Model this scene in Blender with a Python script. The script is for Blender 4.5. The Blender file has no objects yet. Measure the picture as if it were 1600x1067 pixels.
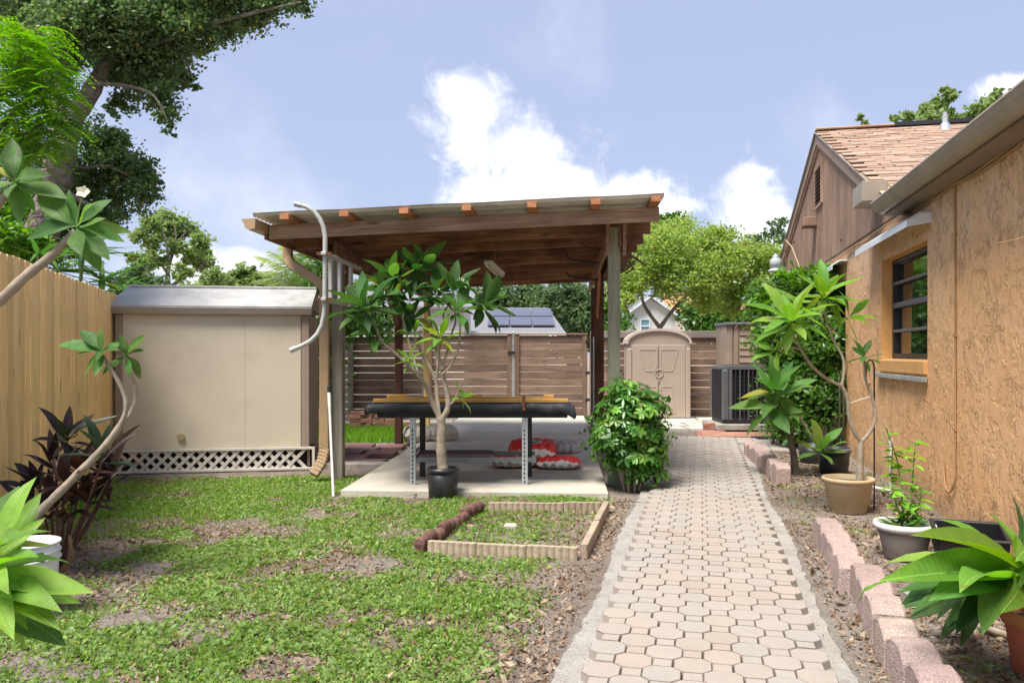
import bpy, bmesh, math, random
import numpy as np
from mathutils import Vector, Matrix, Quaternion
random.seed(7)
RNG = np.random.default_rng(11)
SC = bpy.context.scene
COL = SC.collection
R = math.radians
# ------------------------------------------------------------------ camera
CAMH = 1.35; F = 1250.0; HY = 553.0
cam = bpy.data.cameras.new('camera'); cam.lens = 36 * F / 1600.0; cam.sensor_width = 36
cam.shift_y = (HY - 533.5) / 1600.0
cam.clip_start = 0.05; cam.clip_end = 3000
camo = bpy.data.objects.new('camera', cam); COL.objects.link(camo)
camo.location = (0, 0, CAMH); camo.rotation_euler = (R(90), 0, 0)
SC.camera = camo
# ------------------------------------------------------------------ light
SUN = Vector((-0.30, -0.34, 0.89)).normalized()          # towards the sun
sun = bpy.data.lights.new('sun', 'SUN'); sun.energy = 4.4; sun.angle = R(25); sun.color = (1.0, 0.955, 0.89)
suno = bpy.data.objects.new('sun', sun); COL.objects.link(suno)
suno.rotation_euler = SUN.to_track_quat('Z', 'Y').to_euler()
suno.location = (0, 0, 30)
W = bpy.data.worlds.new('World'); SC.world = W; W.use_nodes = True
def build_world():
    nt = W.node_tree; N = nt.nodes; L = nt.links; N.clear()
    out = N.new('ShaderNodeOutputWorld'); bg = N.new('ShaderNodeBackground'); bg.inputs[1].default_value = 0.13
    L.new(bg.outputs[0], out.inputs[0])
    sky = N.new('ShaderNodeTexSky'); sky.sky_type = 'NISHITA'; sky.sun_disc = False
    sky.sun_elevation = math.asin(SUN.z); sky.sun_rotation = math.atan2(SUN.x, SUN.y)
    sky.air_density = 1.0; sky.dust_density = 1.0; sky.ozone_density = 1.5
    mix = N.new('ShaderNodeMix'); mix.data_type = 'RGBA'; mix.inputs[0].default_value = 0.80
    L.new(sky.outputs[0], mix.inputs[6]); mix.inputs[7].default_value = (2.45, 2.78, 3.95, 1)
    tc = N.new('ShaderNodeTexCoord'); D = tc.outputs['Generated']
    def vm(op, a, b=None):
        n = N.new('ShaderNodeVectorMath'); n.operation = op
        L.new(a, n.inputs[0])
        if b is not None:
            if isinstance(b, tuple): n.inputs[1].default_value = b
            else: L.new(b, n.inputs[1])
        return n
    def ma(op, a, b=None, c=None):
        n = N.new('ShaderNodeMath'); n.operation = op
        for i, q in enumerate((a, b, c)):
            if q is None: continue
            if isinstance(q, (int, float)): n.inputs[i].default_value = q
            else: L.new(q, n.inputs[i])
        return n.outputs[0]
    def noise(scale, detail, rough=0.55, dist=0.0):
        n = N.new('ShaderNodeTexNoise'); n.inputs['Scale'].default_value = scale; n.inputs['Detail'].default_value = detail
        n.inputs['Roughness'].default_value = rough; n.inputs['Distortion'].default_value = dist
        L.new(D, n.inputs['Vector']); return n.outputs[0]
    # cumulus: soft ellipsoids in direction space, edges broken by noise
    def blob(px, py, rx, ry):
        d = Vector(((px - 800) / F, 1.0, (HY - py) / F)).normalized()
        s = vm('SUBTRACT', D, tuple(d)); s = vm('MULTIPLY', s.outputs[0], (F / rx, F / max(rx, ry), F / ry))
        ln = vm('LENGTH', s.outputs[0]); return ma('SUBTRACT', 1.0, ln.outputs['Value'])
    bl = [(765, 178, 100, 80), (790, 235, 150, 100), (765, 300, 130, 65), (845, 250, 115, 75), (880, 285, 140, 62), (965, 305, 115, 52), (1185, 330, 85, 75),
          (1050, 325, 60, 22), (1180, 275, 40, 26), (1580, 140, 60, 26), (330, 410, 150, 34)]
    cur = None
    for b in bl:
        q = blob(*b)
        if cur is None: cur = q
        else:
            n = N.new('ShaderNodeMath'); n.operation = 'SMOOTH_MAX'; n.inputs[2].default_value = 0.25
            L.new(cur, n.inputs[0]); L.new(q, n.inputs[1]); cur = n.outputs[0]
    n1 = noise(10, 12, 0.64, 0.5); n2 = noise(3.1, 6, 0.55)
    e = ma('ADD', cur, ma('MULTIPLY', ma('SUBTRACT', n1, 0.5), 2.7))
    mr = N.new('ShaderNodeMapRange'); mr.interpolation_type = 'SMOOTHSTEP'
    mr.inputs[1].default_value = 0.08; mr.inputs[2].default_value = 0.75; L.new(e, mr.inputs[0])
    # thin scattered cloud over the rest of the sky (same sky all round)
    mr2 = N.new('ShaderNodeMapRange'); mr2.interpolation_type = 'SMOOTHSTEP'
    mr2.inputs[1].default_value = 0.52; mr2.inputs[2].default_value = 0.80; mr2.inputs[4].default_value = 0.45; L.new(n2, mr2.inputs[0])
    al = ma('MAXIMUM', mr.outputs[0], mr2.outputs[0])
    # grey relief inside clouds
    n3 = noise(7, 6, 0.6); mr3 = N.new('ShaderNodeMapRange'); mr3.inputs[1].default_value = 0.35; mr3.inputs[2].default_value = 0.62; L.new(n3, mr3.inputs[0])
    cc = N.new('ShaderNodeMix'); cc.data_type = 'RGBA'; L.new(mr3.outputs[0], cc.inputs[0])
    cc.inputs[6].default_value = (4.4, 4.6, 5.3, 1); cc.inputs[7].default_value = (6.6, 6.6, 6.7, 1)
    fin = N.new('ShaderNodeMix'); fin.data_type = 'RGBA'; L.new(al, fin.inputs[0]); L.new(mix.outputs[2], fin.inputs[6]); L.new(cc.outputs[2], fin.inputs[7])
    L.new(fin.outputs[2], bg.inputs[0])
build_world()
SC.view_settings.view_transform = 'Standard'; SC.view_settings.look = 'None'
SC.view_settings.exposure = 0.74; SC.view_settings.gamma = 1.0; SC.view_settings.use_curve_mapping = False
SC.render.engine = 'CYCLES'
SC.cycles.max_bounces = 8; SC.cycles.diffuse_bounces = 4; SC.cycles.transmission_bounces = 4; SC.cycles.transparent_max_bounces = 6

# ------------------------------------------------------------------ projection helpers (photo pixel -> place)
def G(px, py, z=0.0):
    Y = (CAMH - z) * F / (py - HY); return Vector(((px - 800) * Y / F, Y, z))
def P(px, py, Y):
    return Vector(((px - 800) * Y / F, Y, CAMH + (HY - py) * Y / F))
V = Vector
# ------------------------------------------------------------------ object helpers
def wl(o):
    l = V((0, 0, 0))
    while o is not None: l = l + o.location; o = o.parent
    return l
def thing(name, label, cat, loc=(0, 0, 0), group=None):
    o = bpy.data.objects.new(name, None); COL.objects.link(o); o.location = V(loc); o.empty_display_size = 0.1
    o['label'] = label; o['category'] = cat
    if group: o['group'] = group
    return o
def tag(o, label, cat, group=None):
    o['label'] = label; o['category'] = cat
    if group: o['group'] = group
    return o
def part(name, me, parent=None, loc=(0, 0, 0), rot=None, sc=None, kind=None, label=None, mat=None):
    """link an object that uses a shared mesh; loc in world space, parents are never rotated"""
    o = bpy.data.objects.new(name, me); COL.objects.link(o)
    if parent is not None: o.parent = parent
    base = wl(parent) if parent is not None else V((0, 0, 0))
    o.location = V(loc) - base
    if rot is not None:
        o.rotation_mode = 'QUATERNION'; o.rotation_quaternion = rot
    if sc is not None: o.scale = sc
    if kind: o['kind'] = kind
    if label: o['label'] = label
    return o
def basis(x, up=V((0, 0, 1))):
    x = V(x).normalized(); y = up.cross(x)
    if y.length < 1e-5: y = V((0, 1, 0)).cross(x)
    y.normalize(); z = x.cross(y)
    return x, y, z
def quat(x, up=V((0, 0, 1))):
    x, y, z = basis(x, up); return Matrix((x, y, z)).transposed().to_quaternion()
class MB:
    def __init__(s): s.v = []; s.f = []; s.mi = []; s.sm = []; s.cur = 0
    def add(s, vs, fs, smooth=False):
        b = len(s.v); s.v += [tuple(v) for v in vs]
        for f in fs: s.f.append(tuple(b + i for i in f)); s.mi.append(s.cur); s.sm.append(smooth)
    def box(s, c, h, ax=None, ch=0.0):
        c = V(c); X, Y, Z = ax if ax else (V((1, 0, 0)), V((0, 1, 0)), V((0, 0, 1)))
        hx, hy, hz = h
        if ch <= 0:
            vs = [c + X * (hx * i) + Y * (hy * j) + Z * (hz * k) for k in (-1, 1) for j in (-1, 1) for i in (-1, 1)]
            s.add(vs, [(0, 2, 3, 1), (4, 5, 7, 6), (0, 1, 5, 4), (2, 6, 7, 3), (0, 4, 6, 2), (1, 3, 7, 5)]); return
        ch = min(ch, hx * .8, hy * .8, hz * .8); vs = []
        idx = {}
        for k in (-1, 1):
            for j in (-1, 1):
                for i in (-1, 1):
                    for a in range(3):
                        q = [hx - ch, hy - ch, hz - ch]; q[a] += ch
                        idx[(i, j, k, a)] = len(vs); vs.append(c + X * (q[0] * i) + Y * (q[1] * j) + Z * (q[2] * k))
        fs = []
        for a in range(3):
            o1, o2 = [q for q in range(3) if q != a]
            for sg in (-1, 1):
                lp = []
                for (p, q) in ((-1, -1), (1, -1), (1, 1), (-1, 1)):
                    t = [0, 0, 0]; t[a] = sg; t[o1] = p; t[o2] = q; lp.append(idx[(*t, a)])
                if (sg > 0) == (a == 1): lp.reverse()
                fs.append(tuple(lp))
        for a in range(3):                 # edges along axis a
            o1, o2 = [q for q in range(3) if q != a]
            for p in (-1, 1):
                for q in (-1, 1):
                    t0 = [0, 0, 0]; t0[a] = -1; t0[o1] = p; t0[o2] = q; t1 = list(t0); t1[a] = 1
                    fs.append((idx[(*t0, o1)], idx[(*t1, o1)], idx[(*t1, o2)], idx[(*t0, o2)]))
        for k in (-1, 1):
            for j in (-1, 1):
                for i in (-1, 1): fs.append((idx[(i, j, k, 0)], idx[(i, j, k, 1)], idx[(i, j, k, 2)]))
        s.add(vs, fs)
    def bar(s, p0, p1, w, t, up=V((0, 0, 1)), ch=0.0):
        """box along p0->p1; w = size along up, t = size across"""
        p0 = V(p0); p1 = V(p1); x, y, z = basis(p1 - p0, up)
        s.box((p0 + p1) / 2, ((p1 - p0).length / 2, t / 2, w / 2), (x, y, z), ch)
    def tube(s, pts, r, n=8, caps=True, smooth=True):
        pts = [V(p) for p in pts]; m = len(pts)
        rr = r if isinstance(r, (list, tuple)) else [r] * m
        if len(rr) != m: rr = [rr[0] + (rr[-1] - rr[0]) * i / (m - 1) for i in range(m)]
        d0 = (pts[1] - pts[0]).normalized(); u = d0.orthogonal().normalized(); vs = []
        for i, p in enumerate(pts):
            d = (pts[min(i + 1, m - 1)] - pts[max(i - 1, 0)]).normalized()
            u = (u - d * u.dot(d)).normalized(); w = d.cross(u)
            for k in range(n):
                a = 2 * math.pi * k / n; vs.append(p + (u * math.cos(a) + w * math.sin(a)) * rr[i])
        fs = [(i * n + k, i * n + (k + 1) % n, (i + 1) * n + (k + 1) % n, (i + 1) * n + k) for i in range(m - 1) for k in range(n)]
        s.add(vs, fs, smooth)
        if caps: s.add([vs[k] for k in range(n)][::-1], [tuple(range(n))]); s.add([vs[(m - 1) * n + k] for k in range(n)], [tuple(range(n))])
    def lathe(s, c, prof, n=28, smooth=True, sx=1, sy=1, cap=None):
        c = V(c); vs = []
        for r, z in prof:
            for k in range(n):
                a = 2 * math.pi * k / n; vs.append(c + V((r * math.cos(a) * sx, r * math.sin(a) * sy, z)))
        fs = [(i * n + k, i * n + (k + 1) % n, (i + 1) * n + (k + 1) % n, (i + 1) * n + k) for i in range(len(prof) - 1) for k in range(n)]
        s.add(vs, fs, smooth)
        if (cap if cap is not None else prof[-1][0] > 1e-4): s.add([vs[(len(prof) - 1) * n + k] for k in range(n)], [tuple(range(n))])
    def prism(s, poly, d):
        """planar polygon (list of points) extruded by vector d"""
        poly = [V(p) for p in poly]; d = V(d); n = len(poly)
        vs = poly + [p + d for p in poly]
        s.add(vs, [tuple(range(n))[::-1], tuple(range(n, 2 * n))] + [(i, (i + 1) % n, n + (i + 1) % n, n + i) for i in range(n)])
    def quad(s, a, b, c, d): s.add([a, b, c, d], [(0, 1, 2, 3)])
    def mesh(s, name, mats, off=V((0, 0, 0))):
        me = bpy.data.meshes.new(name)
        vs = s.v if off.length == 0 else [(a - off.x, b - off.y, c - off.z) for a, b, c in s.v]
        me.from_pydata(vs, [], s.f)
        for m in (mats if isinstance(mats, (list, tuple)) else [mats]): me.materials.append(m)
        me.polygons.foreach_set('material_index', s.mi); me.polygons.foreach_set('use_smooth', s.sm)
        bm = bmesh.new(); bm.from_mesh(me); bmesh.ops.recalc_face_normals(bm, faces=bm.faces); bm.to_mesh(me); bm.free()
        me.update(); return me
    def build(s, name, mats, parent=None, kind=None, label=None):
        base = wl(parent) if parent is not None else V((0, 0, 0))
        o = bpy.data.objects.new(name, s.mesh(name, mats, base)); COL.objects.link(o)
        if parent is not None: o.parent = parent
        if kind: o['kind'] = kind
        if label: o['label'] = label
        return o
    def top(s, name, mats, label, cat, origin, group=None):
        """one-mesh top-level thing with its origin at its base"""
        origin = V(origin); o = bpy.data.objects.new(name, s.mesh(name, mats, origin)); COL.objects.link(o)
        o.location = origin; return tag(o, label, cat, group)
def npmesh(name, verts, nper, mat, parent=None, kind=None, mats=None, midx=None):
    """verts (n*nper,3): n separate polygons of nper corners each"""
    n = len(verts) // nper; me = bpy.data.meshes.new(name)
    base = wl(parent) if parent is not None else V((0, 0, 0))
    verts = verts - np.array(base)
    me.vertices.add(len(verts)); me.vertices.foreach_set('co', verts.astype(np.float32).ravel())
    me.loops.add(len(verts)); me.loops.foreach_set('vertex_index', np.arange(len(verts), dtype=np.int32))
    me.polygons.add(n); me.polygons.foreach_set('loop_start', np.arange(n, dtype=np.int32) * nper)
    try: me.polygons.foreach_set('loop_total', np.full(n, nper, dtype=np.int32))
    except Exception: pass
    me.materials.append(mat); me.update(calc_edges=True)
    o = bpy.data.objects.new(name, me); COL.objects.link(o)
    if parent is not None: o.parent = parent
    if kind: o['kind'] = kind
    return o
def frames(n, up=0.5, rng=RNG):
    """random leaf frames: direction d and side s arrays, normals biased upward"""
    nn = rng.normal(size=(n, 3)); nn /= np.linalg.norm(nn, axis=1)[:, None]; nn[:, 2] = np.abs(nn[:, 2]) * (1 - up) + up
    nn /= np.linalg.norm(nn, axis=1)[:, None]
    t = rng.normal(size=(n, 3)); d = np.cross(nn, t); d /= np.linalg.norm(d, axis=1)[:, None]
    s = np.cross(nn, d); return d, s, nn
def leafquads(c, size, up=0.4, asp=0.5, d=None):
    """pointed 4-corner leaves at centres c"""
    n = len(c); dd, s, nn = frames(n, up)
    if d is not None:
        dd = d; t = RNG.normal(size=(n, 3)); s = np.cross(dd, t); s /= np.linalg.norm(s, axis=1)[:, None] + 1e-9; nn = np.cross(dd, s)
    L = size * RNG.uniform(0.65, 1.3, (n, 1)); w = L * asp * 0.5
    v = np.empty((n, 4, 3)); v[:, 0] = c - dd * L * .5; v[:, 1] = c + s * w - nn * L * .06; v[:, 2] = c + dd * L * .5 - nn * L * .1; v[:, 3] = c - s * w - nn * L * .06
    return v.reshape(-1, 3)
# ------------------------------------------------------------------ materials
class NT:
    def __init__(s, name, rough=0.7, spec=0.3, metal=0.0):
        s.m = bpy.data.materials.new(name); s.m.use_nodes = True; s.N = s.m.node_tree.nodes; s.L = s.m.node_tree.links
        s.b = s.N['Principled BSDF']; s.b.inputs['Roughness'].default_value = rough
        s.b.inputs['Specular IOR Level'].default_value = spec; s.b.inputs['Metallic'].default_value = metal
        s.tc = s.N.new('ShaderNodeTexCoord'); s.obj = s.tc.outputs['Object']; s.bumpn = None
        s.geo = None
    def pos(s):
        if s.geo is None: s.geo = s.N.new('ShaderNodeNewGeometry')
        return s.geo.outputs['Position']
    def island(s): s.pos(); return s.geo.outputs['Random Per Island']
    def orand(s): return s.N.new('ShaderNodeObjectInfo').outputs['Random']
    def mp(s, scale=(1, 1, 1), src=None, rot=(0, 0, 0), vary=False):
        n = s.N.new('ShaderNodeMapping'); n.inputs['Scale'].default_value = scale; n.inputs['Rotation'].default_value = rot
        s.L.new(src or s.obj, n.inputs['Vector'])
        if vary:
            c = s.N.new('ShaderNodeCombineXYZ'); r = s.orand()
            for i, k in enumerate((31.7, 17.3, 23.9)): s.L.new(s.ma('MULTIPLY', r, k), c.inputs[i])
            s.L.new(c.outputs[0], n.inputs['Location'])
        return n.outputs[0]
    def noise(s, scale, detail=4, rough=0.55, vec=None, dist=0):
        n = s.N.new('ShaderNodeTexNoise'); n.inputs['Scale'].default_value = scale; n.inputs['Detail'].default_value = detail
        n.inputs['Roughness'].default_value = rough; n.inputs['Distortion'].default_value = dist; s.L.new(vec or s.obj, n.inputs['Vector']); return n.outputs[0]
    def vor(s, scale, vec=None, feat='F1', out='Distance'):
        n = s.N.new('ShaderNodeTexVoronoi'); n.feature = feat; n.inputs['Scale'].default_value = scale; s.L.new(vec or s.obj, n.inputs['Vector']); return n.outputs[out]
    def wave(s, scale, vec=None, dist=2.0, detail=2, dscale=1.0, kind='BANDS', dirn='X', prof='SIN'):
        n = s.N.new('ShaderNodeTexWave'); n.wave_type = kind; n.bands_direction = dirn; n.wave_profile = prof
        n.inputs['Scale'].default_value = scale; n.inputs['Distortion'].default_value = dist; n.inputs['Detail'].default_value = detail
        n.inputs['Detail Scale'].default_value = dscale; s.L.new(vec or s.obj, n.inputs['Vector']); return n.outputs['Fac']
    def ma(s, op, a, b=None, c=None):
        n = s.N.new('ShaderNodeMath'); n.operation = op
        for i, q in enumerate((a, b, c)):
            if q is None: continue
            if isinstance(q, (int, float)): n.inputs[i].default_value = q
            else: s.L.new(q, n.inputs[i])
        return n.outputs[0]
    def rg(s, v, a, b, c=0.0, d=1.0, smooth=False):
        n = s.N.new('ShaderNodeMapRange'); n.inputs[1].default_value = a; n.inputs[2].default_value = b; n.inputs[3].default_value = c; n.inputs[4].default_value = d
        if smooth: n.interpolation_type = 'SMOOTHSTEP'
        s.L.new(v, n.inputs[0]); return n.outputs[0]
    def ramp(s, v, stops):
        n = s.N.new('ShaderNodeValToRGB'); e = n.color_ramp.elements
        while len(e) > len(stops): e.remove(e[-1])
        while len(e) < len(stops): e.new(0.5)
        for q, (p, c) in zip(e, stops): q.position = p; q.color = (*c, 1)
        s.L.new(v, n.inputs[0]); return n.outputs[0]
    def mix(s, f, a, b, mode='MIX'):
        n = s.N.new('ShaderNodeMix'); n.data_type = 'RGBA'; n.blend_type = mode
        for i, q in ((0, f), (6, a), (7, b)):
            if isinstance(q, (int, float)): n.inputs[i].default_value = q
            elif isinstance(q, tuple): n.inputs[i].default_value = (*q[:3], 1)
            else: s.L.new(q, n.inputs[i])
        return n.outputs[2]
    def hsv(s, col, h=None, sat=None, v=None):
        n = s.N.new('ShaderNodeHueSaturation')
        for k, q in (('Hue', h), ('Saturation', sat), ('Value', v)):
            if q is None: continue
            if isinstance(q, (int, float)): n.inputs[k].default_value = q
            else: s.L.new(q, n.inputs[k])
        s.L.new(col, n.inputs['Color']); return n.outputs[0]
    def xyz(s, vec=None):
        n = s.N.new('ShaderNodeSeparateXYZ'); s.L.new(vec or s.obj, n.inputs[0]); return n.outputs
    def col(s, c):
        if isinstance(c, tuple): s.b.inputs['Base Color'].default_value = (*c, 1)
        else: s.L.new(c, s.b.inputs['Base Color'])
        return s
    def rough(s, r): s.L.new(r, s.b.inputs['Roughness']); return s
    def bump(s, h, dist=0.01, strength=1.0):
        n = s.N.new('ShaderNodeBump'); n.inputs['Distance'].default_value = dist; n.inputs['Strength'].default_value = strength; s.L.new(h, n.inputs['Height'])
        if s.bumpn: s.L.new(s.bumpn, n.inputs['Normal'])
        s.bumpn = n.outputs[0]; s.L.new(s.bumpn, s.b.inputs['Normal']); return s
    def translucent(s, col, f=0.35):
        t = s.N.new('ShaderNodeBsdfTranslucent'); mx = s.N.new('ShaderNodeMixShader'); mx.inputs[0].default_value = f
        if isinstance(col, tuple): t.inputs[0].default_value = (*col, 1)
        else: s.L.new(col, t.inputs[0])
        if s.bumpn: s.L.new(s.bumpn, t.inputs['Normal'])
        out = s.N['Material Output']; s.L.new(s.b.outputs[0], mx.inputs[1]); s.L.new(t.outputs[0], mx.inputs[2]); s.L.new(mx.outputs[0], out.inputs[0]); return s
M = {}
def wood(name, base, dark, grainaxis='X', rough=0.75, knots=0.5, vary=0.18, blotch=0.5, grain=1.0, wet=None):
    """planks; the grain runs along the object's local axis"""
    n = NT(name, rough, 0.25)
    sc = {'X': (0.6, 9, 9), 'Y': (9, 0.6, 9), 'Z': (9, 9, 0.6)}[grainaxis]
    v = n.mp(sc, vary=True)
    g = n.noise(2.2, 8, 0.65, v, 1.2); f = n.noise(9, 4, 0.6, v, 0.3)
    kv = n.mp({'X': (1.3, 5, 5), 'Y': (5, 1.3, 5), 'Z': (5, 5, 1.3)}[grainaxis], vary=True)
    kn = n.rg(n.vor(1.1, kv), 0.02, 0.16, 1.0, 0.0, True)
    bl = n.rg(n.noise(1.7, 3, 0.5, n.mp(vary=True)), 0.4, 0.7, 0, 1)
    c = n.mix(n.rg(g, 0.32, 0.68), dark, base)
    c = n.mix(n.ma('MULTIPLY', bl, blotch), c, tuple(x * 0.5 for x in dark))
    c = n.mix(n.ma('MULTIPLY', kn, knots), c, tuple(x * 0.3 for x in dark))
    if wet: c = n.mix(n.ma('MULTIPLY', n.rg(n.noise(0.9, 2, 0.5, n.mp(vary=True)), 0.45, 0.6, 0, 1), wet[1]), c, wet[0])
    c = n.hsv(c, None, None, n.rg(n.orand(), 0, 1, 1 - vary, 1 + vary))
    n.col(c).bump(n.ma('ADD', g, n.ma('MULTIPLY', f, 0.5)), 0.004 * grain, 0.8); M[name] = n.m; return n.m
wood('cedar', (0.92, 0.66, 0.29), (0.78, 0.49, 0.19), 'Z', 0.7, 0.9, 0.17, 0.2)
wood('gate_wood', (0.30, 0.205, 0.145), (0.16, 0.10, 0.07), 'X', 0.85, 0.7, 0.22, 0.5)
wood('gate_wood_upright', (0.22, 0.15, 0.10), (0.13, 0.085, 0.06), 'Z', 0.85, 0.5, 0.15, 0.4)
wood('grey_wood', (0.30, 0.265, 0.225), (0.18, 0.155, 0.13), 'X', 0.9, 0.4, 0.15, 0.4)
wood('grey_wood_upright', (0.30, 0.265, 0.215), (0.19, 0.16, 0.125), 'Z', 0.9, 0.4, 0.12, 0.3)
wood('pergola_wood', (0.46, 0.25, 0.145), (0.16, 0.072, 0.042), 'X', 0.75, 0.9, 0.35, 0.9, 1.3)
wood('pergola_front', (0.44, 0.31, 0.21), (0.19, 0.11, 0.075), 'X', 0.75, 0.9, 0.1, 0.55, 1.3)
wood('pergola_upright', (0.20, 0.10, 0.06), (0.10, 0.045, 0.03), 'Z', 0.8, 0.6, 0.1, 0.6)
wood('purlin_wood', (0.55, 0.26, 0.12), (0.38, 0.155, 0.07), 'X', 0.7, 0.4, 0.12, 0.3)
wood('green_post', (0.40, 0.41, 0.29), (0.24, 0.235, 0.16), 'Z', 0.85, 0.7, 0.05, 0.35, 1.5)
wood('lumber', (0.62, 0.36, 0.11), (0.46, 0.24, 0.065), 'X', 0.7, 0.5, 0.12, 0.2)
wood('siding_wood', (0.40, 0.265, 0.185), (0.28, 0.175, 0.12), 'Z', 0.85, 0.25, 0.10, 0.5)
wood('trim_paint', (0.36, 0.26, 0.19), (0.28, 0.20, 0.145), 'X', 0.6, 0.0, 0.04, 0.2, 0.4)
def plain(name, c, rough=0.6, spec=0.3, metal=0.0, var=0.12, bscale=60, bdist=0.001, nscale=3.0, dirt=None):
    n = NT(name, rough, spec, metal); k = n.noise(nscale, 6, 0.6)
    cc = n.mix(n.rg(k, 0.3, 0.7), tuple(x * (1 - var) for x in c), tuple(min(1, x * (1 + var)) for x in c))
    if dirt: cc = n.mix(n.rg(n.noise(dirt[1], 6, 0.7), 0.52, 0.75, 0, dirt[2]), cc, dirt[0])
    n.col(cc).bump(n.noise(bscale, 3), bdist); M[name] = n.m; return n.m
plain('gutter_paint', (0.31, 0.255, 0.19), 0.45, 0.4, dirt=((0.16, 0.12, 0.08), 2.5, 0.4))
plain('fascia_paint', (0.23, 0.18, 0.13), 0.6)
plain('downspout_tan', (0.40, 0.27, 0.15), 0.5, 0.35, dirt=((0.2, 0.12, 0.06), 4, 0.4))
plain('shed_panel', (0.64, 0.56, 0.43), 0.55, 0.3, var=0.05, nscale=1.2, dirt=((0.42, 0.33, 0.22), 1.6, 0.35))
plain('shed_trim', (0.34, 0.26, 0.205), 0.6, 0.3, dirt=((0.14, 0.10, 0.07), 3, 0.4))
plain('vent_tan', (0.42, 0.33, 0.17), 0.5)
plain('lattice_white', (0.62, 0.58, 0.50), 0.6, dirt=((0.30, 0.26, 0.20), 6, 0.6))
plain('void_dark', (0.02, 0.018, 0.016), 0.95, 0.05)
plain('resin_tan', (0.40, 0.325, 0.26), 0.5, 0.35, var=0.05, dirt=((0.33, 0.26, 0.2), 2, 0.3))
plain('resin_light', (0.52, 0.44, 0.37), 0.5, 0.35, var=0.05)
plain('resin_brown', (0.28, 0.22, 0.17), 0.6)
plain('resin_lid', (0.13, 0.13, 0.14), 0.6)
plain('ac_dark', (0.035, 0.035, 0.038), 0.5, 0.4, 0.2)
plain('ac_grey', (0.13, 0.135, 0.14), 0.5, 0.4, 0.2)
plain('ac_fin', (0.018, 0.018, 0.02), 0.8)
plain('metal_galv', (0.50, 0.52, 0.52), 0.42, 0.5, 0.5, 0.2, dirt=((0.16, 0.15, 0.13), 8, 0.8))
plain('roof_metal', (0.58, 0.56, 0.51), 0.5, 0.5, 0.25, 0.15, dirt=((0.25, 0.2, 0.14), 2.0, 0.6))
plain('metal_white', (0.76, 0.79, 0.82), 0.35, 0.5, 0.1, 0.05)
plain('metal_chalk', (0.44, 0.44, 0.41), 0.6, 0.3, 0.1, 0.15, dirt=((0.28, 0.22, 0.17), 9, 0.7))
plain('rust', (0.16, 0.065, 0.03), 0.85, 0.2, 0.0, 0.4, nscale=25)
plain('black_iron', (0.022, 0.02, 0.02), 0.5, 0.4)
plain('black_plastic', (0.022, 0.022, 0.024), 0.38, 0.45, dirt=((0.11, 0.10, 0.085), 5, 0.6))
plain('black_cloth', (0.022, 0.024, 0.028), 0.55, 0.35, dirt=((0.07, 0.07, 0.07), 4, 0.5))
plain('pvc_white', (0.70, 0.68, 0.62), 0.4, 0.4, dirt=((0.4, 0.33, 0.24), 5, 0.3))
plain('bucket_white', (0.74, 0.76, 0.78), 0.35, 0.4, dirt=((0.45, 0.42, 0.38), 4, 0.35))
plain('wire_tan', (0.40, 0.24, 0.12), 0.6)
plain('glass_dark', (0.012, 0.013, 0.014), 0.04, 0.9, 0.0, 0.0, 5, 0.0002)
plain('frame_dark', (0.03, 0.028, 0.027), 0.4, 0.5)
plain('frame_worn', (0.16, 0.16, 0.165), 0.5, 0.4)
plain('blind', (0.14, 0.10, 0.075), 0.8)
plain('tube_light', (0.72, 0.66, 0.52), 0.5)
plain('plum_board', (0.105, 0.055, 0.055), 0.8, dirt=((0.05, 0.03, 0.03), 3, 0.5))
plain('sack_clear', (0.45, 0.40, 0.37), 0.35, 0.5, var=0.3, nscale=9)
plain('sack_white', (0.60, 0.55, 0.47), 0.6, 0.3, var=0.15, nscale=5)
plain('shell_flap', (0.60, 0.42, 0.28), 0.7)
plain('jar', (0.42, 0.45, 0.46), 0.15, 0.6)
plain('panel_solar', (0.10, 0.105, 0.14), 0.35, 0.5)
plain('petal', (0.82, 0.78, 0.55), 0.5)
plain('hose_green', (0.06, 0.07, 0.035), 0.4)
plain('root_brown', (0.13, 0.08, 0.05), 0.9, nscale=20, var=.3)
plain('bark_plumeria', (0.33, 0.27, 0.20), 0.85, 0.2, 0, 0.3, 22, 0.006, 9, dirt=((0.15, 0.12, 0.09), 14, 0.6))
plain('bark_dark', (0.14, 0.11, 0.085), 0.9, 0.2, 0, 0.35, 16, 0.02, 6, dirt=((0.05, 0.04, 0.03), 5, 0.6))
plain('bark_oak', (0.20, 0.17, 0.14), 0.9, 0.2, 0, 0.45, 9, 0.12, 5, dirt=((0.07, 0.06, 0.05), 2.2, 0.8))
plain('stem_green', (0.12, 0.19, 0.05), 0.6)
plain('stem_red', (0.12, 0.05, 0.05), 0.6)
plain('white_siding', (0.62, 0.60, 0.54), 0.7)
plain('house_cream', (0.62, 0.54, 0.42), 0.8)
plain('roof_orange', (0.50, 0.24, 0.12), 0.85, var=0.25, nscale=8)
plain('roof_grey', (0.20, 0.20, 0.215), 0.9, var=0.25, nscale=14, bscale=12, bdist=.02)
plain('black_strip', (0.03, 0.03, 0.035), 0.5)
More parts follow.
